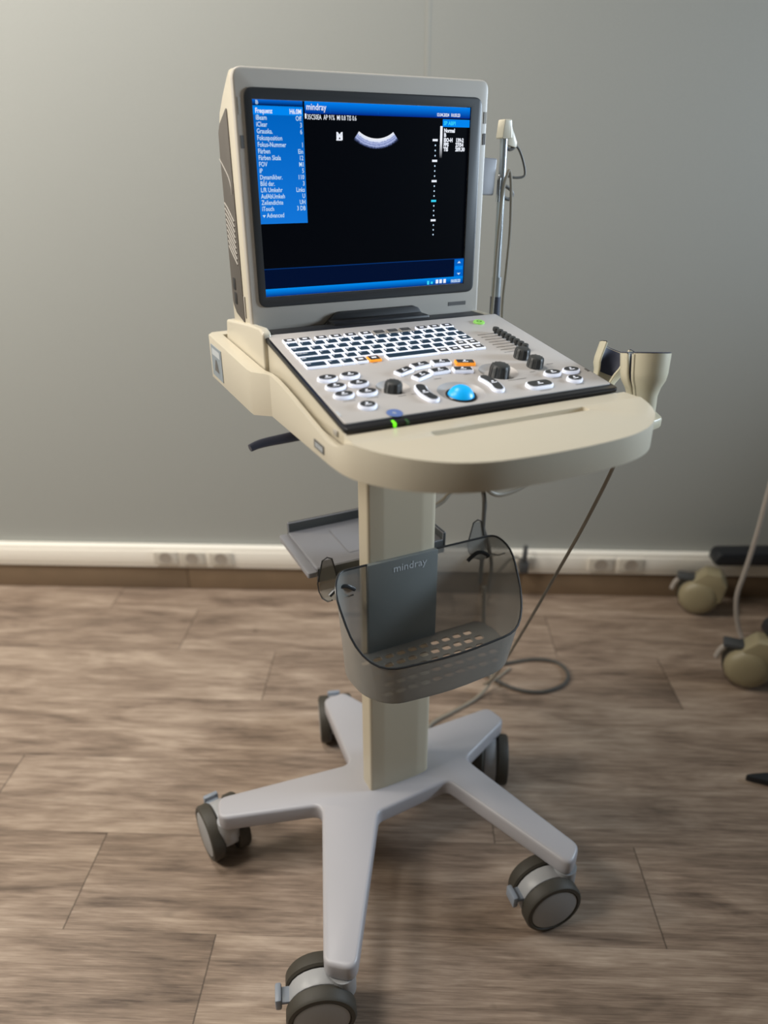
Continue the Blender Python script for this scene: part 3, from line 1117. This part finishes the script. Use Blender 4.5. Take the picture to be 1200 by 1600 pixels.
# dark left side panel with vents and ports
XL = MX0 + 0.0005
side = fillet([(0.1150, 1.1985), (0.155, 1.182), (0.1645, 1.172), (0.1665, 1.145), (0.1672, 0.958), (0.152, 0.9465), (0.1125, 0.9385), (0.1125, 1.05)], [0.004, 0.01, 0.006, 0.01, 0.012, 0.01, 0.003, 0], 5)
m = MB(SIDEP)
m.prism(side, YZ, XL + 0.001, XL - 0.0012, bevel=0.0006)
sd = m.build('side_panel', US)
sd['label'] = 'dark grey side panel with vents'
m = MB(VENT)
XS = XL - 0.0014
for i in range(9):
    z = 1.089 - i * 0.0067
    m.tube([(XS, 0.163 - 0.0006 * i, z), (XS, 0.150, z - 0.0052), (XS, 0.121, z - 0.0215)], 0.0011, 6)
m.tube([(XS, 0.168, 1.1415), (XS, 0.150, 1.132), (XS, 0.130, 1.120), (XS, 0.1215, 1.110), (XS, 0.120, 1.100)], 0.001, 6, smooth=4)
m.build('vent_ribs', sd)
for (y, z) in ((0.150, 0.986), (0.148, 0.967)):
    m = MB(BLACKM)
    m.prism(rrect(y - 0.0065, y + 0.0065, z - 0.008, z + 0.008, 0.002, 3), YZ, XL, XL - 0.0018, bevel=0.0004)
    m.build('port', sd)
m = MB(VENT)
m.prism(rrect(0.1035, 0.1085, 0.946, 0.975, 0.001, 3), YZ, XL + 0.001, XL - 0.0015, bevel=0.0005)
m.build('side_latch', US)
# grey tab on the right-hand side of the monitor
m = MB(TRAYG)
m.prism(fillet([(0.177, 1.096), (0.2195, 1.094), (0.2225, 1.144), (0.177, 1.146)], 0.003, 3), XZ, 0.112, 0.126, bevel=0.002)
m.build('side_tab', US)['label'] = 'grey tab on the right side'

# ---- console body under the control panel
PT = R(9.4747)
PO = Vector((0.0, 0.0254, 0.9388))
PUy, PUz = -math.cos(PT), -math.sin(PT)


def pz(y, h=0.0):
    return PO.z + (y - PO.y) * math.tan(PT) + h


m = MB(CREAM)
prof = [(0.03, 0.8725), (0.03, pz(0.03) - 0.0065), (-0.236, pz(-0.236) - 0.0065), (-0.244, pz(-0.244) - 0.012), (-0.242, 0.880), (-0.236, 0.8735), (-0.226, 0.8725)]
m.prism(prof, YZ, -0.1748, 0.1748, bevel=0.003, seg=3, ang=35)
m.box(-0.176, 0.176, 0.03, 0.204, 0.8725, 0.930, bevel=0.004)
m.build('console_body', US)
m = MB(CREAM)
chk = fillet([(0.016, 0.8725), (0.0145, 0.9425), (0.03, 0.9462), (0.085, 0.9418), (0.200, 0.930), (0.207, 0.905), (0.207, 0.8725)], [0, 0.008, 0.008, 0.02, 0.006, 0.01, 0], 4)
m.prism(chk, YZ, -0.1805, -0.1685, bevel=0.003, seg=3)
m.build('hinge_cheek', US)
m = MB(CREAM)
m.prism([(y, min(z, 0.934)) for y, z in chk], YZ, 0.1685, 0.1805, bevel=0.0015, seg=2)
m.build('hinge_cheek', US)
m = MB(BLACKM)
m.box(-0.168, 0.168, 0.022, 0.088, 0.905, 0.9330, bevel=0.002)
m.box(-0.16, 0.16, 0.020, 0.060, 0.925, 0.9375, bevel=0.002)
m.prism(fillet([(-0.078, 0.930), (0.086, 0.930), (0.073, 0.9475), (0.066, 0.9500), (-0.050, 0.9500), (-0.058, 0.9475)], 0.003, 3), XZ, MY - 0.0075, MY + 0.002, bevel=0.0015)
m.box(-0.070, 0.078, 0.045, 0.078, 0.930, 0.941, bevel=0.003)
m.build('hinge_cover', US)['label'] = 'black hinge cover'

# ---- control panel: local frame X right, Y away from the operator, Z out of the panel
CPm = MB(PANEL)
CPm.prism(rrect(-0.1725, 0.1745, -0.2605, -0.0035, 0.004, 4), XY, -0.0062, 0.0, bevel=0.0008)
c = []
dish = []
wells = [(-0.0862, -0.1945, 0.0185, 0.0125), (0.0590, -0.1895, 0.0235, 0.0155)]
CP = None


def dish_cut(x, y, r, depth, n=40):
    k = MB(PANEL)
    k.T = Matrix.Translation((x, y, 0))
    k.lathe([(0.0, -depth), (r * 0.66, -depth), (r * 0.90, -depth * 0.45), (r * 0.97, -depth * 0.12), (r * 1.02, 0.0005), (r, 0.01), (0.0, 0.01)], n)
    return k


cutters = [dish_cut(-0.0862, -0.1945, 0.0195, 0.0046), dish_cut(0.0590, -0.1895, 0.0245, 0.0046), dish_cut(-0.0163, -0.2285, 0.0280, 0.0046)]
sl = MB(PANEL)
for i in range(8):
    v = 0.0745 + i * 0.00915
    u = 0.1125 + i * 0.0002
    sl.box(u - 0.0125, u + 0.016, -v - 0.0009, -v + 0.0009, -0.003, 0.01)
cutters.append(sl)
me = boolean(CPm, cutters)
CP = finish(me, 'control_panel', US, tuple(PO), (PT, 0, 0), ang=30)
CP['label'] = 'silver control panel'
m = MB(BLACK)
m.prism(fillet([(-0.1765, -0.2725), (0.1778, -0.2725), (0.1778, 0.001), (-0.1765, 0.001)], [0.008, 0.008, 0.004, 0.004], 5), XY, -0.0072, -0.0012, bevel=0.0014, seg=2)
c = MB(BLACK)
c.box(-0.1720, 0.1740, -0.2600, -0.0040, -0.02, 0.02)
tm = finish(boolean(m, [c]), 'panel_trim', CP)
tm['label'] = 'glossy black trim'
for (xa, xb, ya, yb, zt, mt) in ((-0.1715, -0.1690, -0.244, -0.232, 0.0004, STICKW), (0.170, 0.173, -0.222, -0.214, 0.0006, PRINT)):
    m = MB(mt)
    m.box(xa, xb, ya, yb, -0.0012, zt)
    m.build('trim_clip', CP)
m = MB(GREENL)
m.box(-0.1235, -0.1205, -0.2745, -0.2665, -0.0055, -0.0006, bevel=0.0006)
m.build('status_light', CP)['label'] = 'lit green status light'
m = MB(GREEND)
m.box(-0.1085, -0.1055, -0.2742, -0.2670, -0.0055, -0.0008, bevel=0.0006)
m.build('status_light', CP)['label'] = 'unlit dark green status light'
# front latch on the console's left side
m = MB(VENT)
m.box(-0.1768, -0.1745, -0.219, -0.209, pz(-0.214) - 0.021, pz(-0.214) - 0.0145, bevel=0.0008)
m.build('side_button', US)

# keys -------------------------------------------------------------
KEYMATS = {'n': (KEYW, KEYTOP), 'g': (KEYW, KEYGREY), 'd': (VENT, KEYGREY), 'o': (ORANGE, BTNTOP)}
proto = {}


def key(u, v, w, d, style, legend):
    kid = (round(w, 4), round(d, 4), style, legend)
    if kid not in proto:
        side_m, top_m = KEYMATS[style]
        k = MB([side_m, top_m, LEGEND if style != 'd' else PRINT])
        hw, hd = w / 2, d / 2
        k.prism(rrect(-hw, hw, -hd, hd, 0.0012, 3), XY, -0.0005, 0.0026, 0, bevel=0.0005, seg=1)
        ins = 0.0013
        k.prism(rrect(-hw + ins, hw - ins, -hd + ins * 1.6, hd - ins * 0.6, 0.0009, 2), XY, 0.0022, 0.0030, 1)
        if legend == '#':
            k.quad([(-0.003, -0.0012, 0.0032), (0.003, -0.0012, 0.0032), (0.003, 0.0022, 0.0032), (-0.003, 0.0022, 0.0032)], 2)
        elif legend:
            k.text(legend, 0.0042 if len(legend) == 1 else 0.0032, lambda a, b: (-hw + ins + 0.0012 + a, hd - 0.0052 + b, 0.0032), 2, 'LEFT', 1.0, 0.02)
        o = k.build('key', CP, (u, -v, 0))
        proto[kid] = o
    else:
        o = proto[kid].copy()
        COL.objects.link(o)
        o.location = (u, -v, 0)
    if style == 'o':
        o['label'] = 'orange lit key'
    return o


KP, KW, KD = 0.01745, 0.0155, 0.0138
rowv = [0.0340, 0.0508, 0.0672, 0.0832, 0.0990, 0.1152]
for i, u in enumerate((-0.1532, -0.1329, -0.1104, -0.0900, -0.0698, -0.0484, -0.0290, -0.0093, 0.0099, 0.0350, 0.0547, 0.0745)):
    key(u, rowv[0] + 0.001, 0.0162, 0.0116, 'd' if i in (6, 7, 8) else 'g', '#')
for i, ch in enumerate('^1234567890ß´'):
    key(-0.1545 + i * KP, rowv[1], KW, KD, 'n', ch)
key(-0.1545 + 13 * KP - 0.0003, rowv[1], KW - 0.0006, KD, 'n', '<')
key(-0.1502, rowv[2], 0.0240, KD, 'n', 'Tab')
for i, ch in enumerate('QWERTZUIOPÜ+'):
    key(-0.1292 + i * KP, rowv[2], KW, KD, 'n', ch)
key(0.0768, rowv[2], 0.0118, KD, 'n', '')
key(-0.1480, rowv[3], 0.0285, KD, 'n', 'Caps Lock')
for i, ch in enumerate('ASDFGHJKLÖÄ'):
    key(-0.1245 + i * KP, rowv[3], KW, KD, 'n', ch)
key(0.0740, rowv[3], 0.0185, KD, 'n', '#')
key(-0.1425, rowv[4], 0.0385, KD, 'n', 'Shift')
for i, ch in enumerate('YXCVBNM,.-'):
    key(-0.1140 + i * KP, rowv[4], KW, KD, 'n', ch)
for i in range(2):
    key(-0.1140 + (10 + i) * KP - 0.0012, rowv[4], KW, KD, 'g', '#')
key(-0.1483, rowv[5], 0.0268, KD, 'n', 'Ctrl')
for i, (st, ch) in enumerate((('n', 'Fn'), ('n', 'Alt'), ('g', '#'), ('o', '#'))):
    key(-0.1255 + i * KP, rowv[5], KW, KD, st, ch)
key(-0.0212, rowv[5], 0.0708, KD, 'n', '')
for i in range(4):
    key(0.0235 + i * KP, rowv[5], KW, KD, 'g', '#')


# function buttons ---------------------------------------------------
def marks(k, z, w=0.0045):
    k.quad([(-w * 0.5, 0.0004, z), (w * 0.3, 0.0004, z), (w * 0.35, 0.0032, z), (-w * 0.4, 0.0032, z)], 2)
    for i in range(5):
        x = -w + i * w * 0.42
        k.quad([(x, -0.0028, z), (x + w * 0.32, -0.0028, z), (x + w * 0.32, -0.0010, z), (x, -0.0010, z)], 2)


bproto = {}


def button(u, v, outl_key, outl, rot=0.0, lit=KEYW, name='function_button', caption=True):
    kid = (outl_key, lit.name)
    if kid not in bproto:
        k = MB([lit, BTNTOP, LEGEND])
        k.prism(outl(0.0), XY, -0.0005, 0.0034, 0, bevel=0.0007, seg=2)
        k.prism(outl(0.0014), XY, 0.0030, 0.0041, 1, bevel=0.0003, seg=1)
        marks(k, 0.0043, 0.0036)
        o = k.build(name, CP, (u, -v, 0), (0, 0, rot))
        bproto[kid] = o
    else:
        o = bproto[kid].copy()
        COL.objects.link(o)
        o.location = (u, -v, 0)
        o.rotation_euler = (0, 0, rot)
    if lit is ORANGE:
        o['label'] = 'orange lit button'
    return o


oval = lambda i: ellipse(0, 0, 0.0122 - i, 0.0080 - i * 0.9, 32)
rnd = lambda i: ellipse(0, 0, 0.0105 - i, 0.0088 - i * 0.9, 32)
bar = lambda i: rrect(-0.0125 + i, 0.0125 - i, -0.0062 + i * 0.7, 0.0062 - i * 0.7, 0.0018, 3)
stad = lambda i: rrect(-0.0175 + i, 0.0175 - i, -0.0090 + i, 0.0090 - i, 0.012, 6)


def kidney(i, sgn):
    rm, hw, A = 0.0455, 0.0074 - i, 19
    pts = [((rm + hw) * math.cos(R(a)), (rm + hw) * math.sin(R(a))) for a in [-A + 2 * A * k / 10 for k in range(11)]]
    c = (rm * math.cos(R(A)), rm * math.sin(R(A)))
    pts += [(c[0] + hw * math.cos(R(A + t)), c[1] + hw * math.sin(R(A + t))) for t in range(20, 170, 20)]
    pts += [((rm - hw) * math.cos(R(a)), (rm - hw) * math.sin(R(a))) for a in [A - 2 * A * k / 10 for k in range(11)]]
    c = (rm * math.cos(R(A)), -rm * math.sin(R(A)))
    pts += [(c[0] + hw * math.cos(R(-A - t)), c[1] + hw * math.sin(R(-A - t))) for t in range(160, 10, -20)]
    pts = [(sgn * (x - rm), y) for x, y in pts]
    return pts if sgn > 0 else pts[::-1]


for u, v in ((-0.1498, 0.1555), (-0.1218, 0.1545), (-0.1494, 0.1788), (-0.1213, 0.1780), (-0.1489, 0.2014), (-0.1212, 0.2018)):
    button(u, v, 'oval', oval)
button(-0.1346, 0.2322, 'round', rnd)
for u, v in ((0.1188, 0.2172), (0.1476, 0.2162)):
    button(u, v, 'oval', oval)
button(0.1352, 0.2396, 'round', rnd)
button(0.0822, 0.2410, 'stad', stad)
for u, v, a in ((-0.0556, 0.1612, 24), (-0.0285, 0.1508, 9), (0.0010, 0.1498, -5)):
    button(u, v, 'bar', bar, R(a))
button(0.0298, 0.1582, 'bar', bar, R(-16), ORANGE)
for u, v, a in ((-0.0415, 0.1790, 24), (-0.0135, 0.1720, 2), (0.0155, 0.1772, -14)):
    button(u, v, 'bar', bar, R(a))
button(-0.0610, 0.2232, 'kid_l', lambda i: kidney(i, -1), R(0))
button(0.0300, 0.2222, 'kid_r', lambda i: kidney(i, 1), R(0))


# knobs
def knob(u, v, r, h, z0=0.0, name='knob'):
    k = MB(KNOB)
    n = 36
    rings = []
    prof = [(r * 1.04, z0), (r * 1.04, z0 + 0.001), (r, z0 + 0.0015), (r * 0.96, z0 + h * 0.72), (r * 0.86, z0 + h * 0.94), (r * 0.7, z0 + h), (0, z0 + h)]
    k.lathe(prof, n, 0)
    # grip ribs
    for i in range(12):
        a = 2 * PI * i / 12
        k.tube([(math.cos(a) * r * 1.0, math.sin(a) * r * 1.0, z0 + 0.001), (math.cos(a) * r * 0.965, math.sin(a) * r * 0.965, z0 + h * 0.72), (math.cos(a) * r * 0.86, math.sin(a) * r * 0.86, z0 + h * 0.95)], r * 0.07, 6)
    return k.build(name, CP, (u, -v, 0), ang=50)


knob(-0.0880, 0.1990, 0.0098, 0.0140, -0.0046)
knob(0.0560, 0.1955, 0.0118, 0.0165, -0.0046)
knob(0.1128, 0.1600, 0.0098, 0.0130)
knob(0.1123, 0.1898, 0.0098, 0.0130)
for (u, v) in ((0.1255, 0.1555), (0.1255, 0.1855)):
    m = MB(GREENL if False else LEGEND)
    m.lathe([(0.0016, -0.0005), (0.0016, 0.0006), (0.0, 0.0009)], 12)
    m.build('knob_light', CP, (u, -v, 0))
first = None
for i in range(8):
    u, v = 0.1288 + i * 0.00055, 0.0742 + i * 0.00915
    if first is None:
        k = MB(KNOB)
        k.lathe([(0.0020, -0.002), (0.0020, 0.0025), (0.0040, 0.0030), (0.0047, 0.0055), (0.0042, 0.0080), (0.0, 0.0084)], 20)
        first = k.build('slider_knob', CP, (u, -v, 0))
    else:
        o = first.copy()
        COL.objects.link(o)
        o.location = (u, -v, 0)

# trackball
m = MB(BALL)
m.T = Matrix.Translation((0, 0, -0.0078))
prof = [(0.0158 * math.cos(R(a)), 0.0158 * math.sin(R(a))) for a in range(0, 90, 7)] + [(0.0, 0.0158)]
m.lathe(prof, 40, cap=False)
m.build('trackball', CP, (-0.0163, -0.2285, 0))['label'] = 'glowing blue trackball'
m = MB(BLACK)
m.lathe([(0.0178, -0.0046), (0.0178, -0.0030), (0.0168, -0.0024), (0.0156, -0.0028), (0.0152, -0.0060)], 40, cap=False)
m.build('trackball_ring', CP, (-0.0163, -0.2285, 0))
# power button
m = MB([PWRGREEN, GREEND])
m.lathe([(0.0082, -0.0005), (0.0082, 0.0012), (0.0074, 0.0020), (0.0066, 0.0020)], 32, 0, cap=False)
m.lathe([(0.0066, 0.0019), (0.0, 0.0021)], 32, 0, cap=False)
m.lathe([(0.0036, 0.0022), (0.0026, 0.0023)], 20, 1, cap=False)
m.build('power_button', CP, (0.1290, -0.0312, 0))['label'] = 'green lit power button'
# blue badge and small printed captions
m = MB([BADGE, STICKW])
m.lathe([(0.0088, 0.0), (0.0088, 0.0005), (0.0, 0.0006)], 32, 0)
m.text('e', 0.010, lambda a, b: (-0.003 + a, -0.0025 + b, 0.0008), 1)
m.build('round_badge', CP, (-0.1131, -0.2540, 0))['label'] = 'blue round badge'
m = MB(PRINT)
for (u, v, w) in ((-0.1218, 0.1655, 0.012), (-0.1490, 0.1900, 0.014), (-0.1205, 0.1895, 0.014), (-0.1470, 0.2128, 0.014), (-0.1195, 0.2130, 0.014), (-0.0860, 0.2180, 0.010), (-0.0700, 0.2175, 0.008), (0.0680, 0.2170, 0.026), (0.1190, 0.2275, 0.014), (0.1480, 0.2265, 0.014), (0.1350, 0.2510, 0.012), (0.0830, 0.2535, 0.016), (-0.0245, 0.1880, 0.010), (0.0170, 0.1860, 0.010), (0.1335, 0.1560, 0.012), (0.1370, 0.1880, 0.010), (0.1000, 0.2030, 0.008), (-0.0920, 0.1245, 0.007), (-0.0750, 0.1245, 0.007)):
    for i in range(int(w / 0.002)):
        x = u - w / 2 + i * 0.002
        m.quad([(x, -v - 0.0007, 0.0002), (x + 0.0014, -v - 0.0007, 0.0002), (x + 0.0014, -v + 0.0007, 0.0002), (x, -v + 0.0007, 0.0002)])
m.build('printed_captions', CP)

# ================================================================== cables and things around
m = MB(CABLE)
m.tube([cw(*p) for p in ((0.205, -0.235, 0.853), (0.203, -0.232, 0.80), (0.205, -0.19, 0.69), (0.215, -0.135, 0.58), (0.235, -0.04, 0.40), (0.27, 0.08, 0.20), (0.33, 0.20, 0.07), (0.40, 0.26, 0.012), (0.47, 0.29, 0.004))], 0.0026, 8, smooth=8)
tag(m.build('cable'), 'thin brown cable hanging from the right edge of the trolley top', 'cable')
m = MB(CABLED)
W_ = lambda *p: p
m.tube([W_(0.215, 0.452, 0.005), W_(0.275, 0.40, 0.005), W_(0.34, 0.385, 0.005), W_(0.40, 0.412, 0.005), W_(0.422, 0.455, 0.005), W_(0.405, 0.50, 0.005), W_(0.35, 0.512, 0.005), W_(0.28, 0.495, 0.005), W_(0.22, 0.47, 0.012), W_(0.19, 0.44, 0.012)], 0.0045, 8, smooth=8)
tag(m.build('cable'), 'grey cable lying in a loop on the floor right of the basket', 'cable')
m = MB(CABLE)
m.tube([W_(0.170, 0.215, 0.40), W_(0.178, 0.25, 0.30), W_(0.200, 0.33, 0.17), W_(0.224, 0.40, 0.08), W_(0.225, 0.395, 0.03), W_(0.19, 0.36, 0.006), W_(0.13, 0.31, 0.005), W_(0.085, 0.275, 0.005), W_(0.055, 0.235, 0.005), W_(0.0, 0.21, 0.005)], 0.0042, 8, smooth=8)
tag(m.build('cable'), 'beige cord running down behind the basket to the floor between the rear legs', 'cable')
m = MB(CABLED)
m.tube([cw(*p) for p in ((0.195, 0.10, 0.836), (0.208, 0.10, 0.72), (0.221, 0.10, 0.632), (0.229, 0.10, 0.60), (0.231, 0.10, 0.57), (0.231, 0.10, 0.53), (0.233, 0.10, 0.48), (0.232, 0.10, 0.42))], 0.004, 8, smooth=8)
m.tube([cw(*p) for p in ((0.200, 0.105, 0.836), (0.214, 0.105, 0.72), (0.226, 0.104, 0.632), (0.228, 0.097, 0.60), (0.236, 0.105, 0.575), (0.234, 0.105, 0.54), (0.246, 0.102, 0.50), (0.256, 0.10, 0.45), (0.252, 0.10, 0.40))], 0.0034, 8, smooth=8)
tag(m.build('cable'), 'pair of dark twisted cables hanging behind the trolley above the basket', 'cable')
m = MB(CABLE)
m.tube([cw(*p) for p in ((0.215, 0.085, 0.72), (0.224, 0.09, 0.635), (0.245, 0.09, 0.607), (0.285, 0.09, 0.605), (0.325, 0.09, 0.620), (0.345, 0.08, 0.65), (0.335, 0.03, 0.74), (0.285, -0.06, 0.80), (0.262, -0.105, 0.836))], 0.0045, 8, smooth=8)
tag(m.build('cable'), 'beige cable sagging in an arc under the right half of the trolley top', 'cable')
m = MB(CABLE)
m.tube([cw(*p) for p in ((0.192, 0.14, 0.836), (0.186, 0.12, 0.72), (0.168, 0.105, 0.64), (0.150, 0.10, 0.615), (0.128, 0.10, 0.603), (0.095, 0.095, 0.598))], 0.0045, 8, smooth=8)
tag(m.build('cable'), 'short beige cable end beside the top of the column', 'cable')
m = MB(CABLE)
m.tube([cw(*p) for p in ((0.222, 0.105, 0.87), (0.2215, 0.10, 0.93), (0.223, 0.10, 1.0), (0.229, 0.105, 1.07), (0.233, 0.107, 1.105), (0.239, 0.105, 1.128), (0.246, 0.107, 1.11), (0.250, 0.107, 1.05), (0.247, 0.105, 0.99), (0.2445, 0.105, 0.94), (0.244, 0.10, 0.88))], 0.0024, 8, smooth=8)
tag(m.build('cable'), 'thin grey cable looped over the pole behind the monitor', 'cable')

# plug on the trunking
PG = thing('mains_plug', 'dark plug in the trunking socket behind the basket', 'plug', (0.352, WY - 0.031, 0.112))
m = MB(PLUGM)
m.box(-0.013, 0.013, -0.028, 0.0, -0.016, 0.016, bevel=0.004)
m.tube([(0, -0.016, 0.0), (0, -0.020, 0.04), (0.002, -0.012, 0.068)], 0.008, 10, smooth=4, rs=[0.009, 0.006])
m.build('plug_body', PG)
m = MB(CABLED)
m.tube([(-0.008, -0.026, 0.03), (-0.03, -0.03, 0.04), (-0.06, -0.03, 0.01), (-0.085, -0.03, -0.045), (-0.10, -0.05, -0.106)], 0.003, 8, smooth=6)
m.build('plug_cord', PG)

# second trolley at the right edge
BG = thing('equipment_trolley', 'dark framed trolley on cream casters cut off by the right edge', 'trolley', (0.95, 0.60, 0))
m = MB(DARKF)
m.prism(fillet([(-0.07, 0.120), (0.75, 0.135), (0.75, 0.185), (-0.06, 0.160)], 0.02, 4), (lambda a, b, d: (a - 0.02, d, b + 0.028)), 0.15, 0.205, bevel=0.008)
m.prism(fillet([(-0.065, 0.120), (0.75, 0.135), (0.75, 0.185), (-0.055, 0.160)], 0.02, 4), (lambda a, b, d: (a - 0.02, d, b + 0.012)), -0.175, -0.12, bevel=0.008)
m.box(0.66, 0.73, -0.175, 0.205, 0.150, 0.198, bevel=0.008)
m.build('base_frame', BG)
for (x, y, lab) in ((-0.108, 0.165, 0), (-0.105, -0.150, 1)):
    h = MB(BGCREAM)
    Tm = Matrix.Translation((x, y, 0.056)) @ Matrix.Rotation(R(-20), 4, 'Z') @ Matrix.Rotation(PI / 2, 4, 'X')
    h.T = Tm
    h.lathe([(0.052, 0.016), (0.0515, 0.028), (0.046, 0.038), (0.034, 0.045), (0.018, 0.048), (0.0, 0.049)], 32, 0)
    h.T = Matrix.Translation((x, y, 0)) @ Matrix.Rotation(R(-20), 4, 'Z')
    h.prism(fillet([(-0.020, 0.070), (0.058, 0.045), (0.066, 0.105), (0.046, 0.138), (0.006, 0.138), (-0.020, 0.108)], 0.012, 4), XZ, -0.036, 0.020, bevel=0.008)
    h.T = Matrix.Identity(4)
    hh = h.build('caster', BG)
    w = MB(TYRE)
    w.T = Tm
    w.lathe([(0.0, -0.024), (0.050, -0.024), (0.056, -0.018), (0.056, 0.012), (0.052, 0.018), (0.0, 0.018)], 32)
    w.build('caster_wheel', hh)
    pd = MB(PLUGM)
    pd.T = Matrix.Translation((x, y, 0)) @ Matrix.Rotation(R(-20), 4, 'Z')
    pd.box(-0.062, -0.010, -0.024, 0.012, 0.098, 0.112, bevel=0.005)
    pd.T = Matrix.Identity(4)
    pd.build('brake_pedal', hh)
    pl = MB(WHITEC)
    pl.T = Matrix.Translation((x, y, 0)) @ Matrix.Rotation(R(-20), 4, 'Z')
    pl.tube([(-0.050, -0.010, 0.104), (-0.064, -0.012, 0.085), (-0.070, -0.014, 0.062)], 0.007, 8, smooth=3)
    pl.T = Matrix.Identity(4)
    pl.build('release_lever', hh)
m = MB(WHITEC)
m.tube([(0.90, 0.62, 0.80), (0.889, 0.62, 0.58), (0.886, 0.62, 0.43), (0.885, 0.62, 0.325), (0.879, 0.62, 0.216), (0.874, 0.62, 0.13), (0.893, 0.61, 0.045), (0.915, 0.59, 0.008), (0.96, 0.56, 0.006)], 0.006, 8, smooth=8)
tag(m.build('cable'), 'pale grey cable hanging down beside the cream casters at right', 'cable')
m = MB(DARKF)
m.prism(fillet([(0.705, 0.132), (0.78, 0.108), (0.90, 0.105), (0.90, 0.155), (0.78, 0.142)], 0.006, 3), XY, 0.0, 0.014, bevel=0.003)
tag(m.build('foot_pedal'), 'black pointed tip lying on the floor at the right edge', 'pedal')
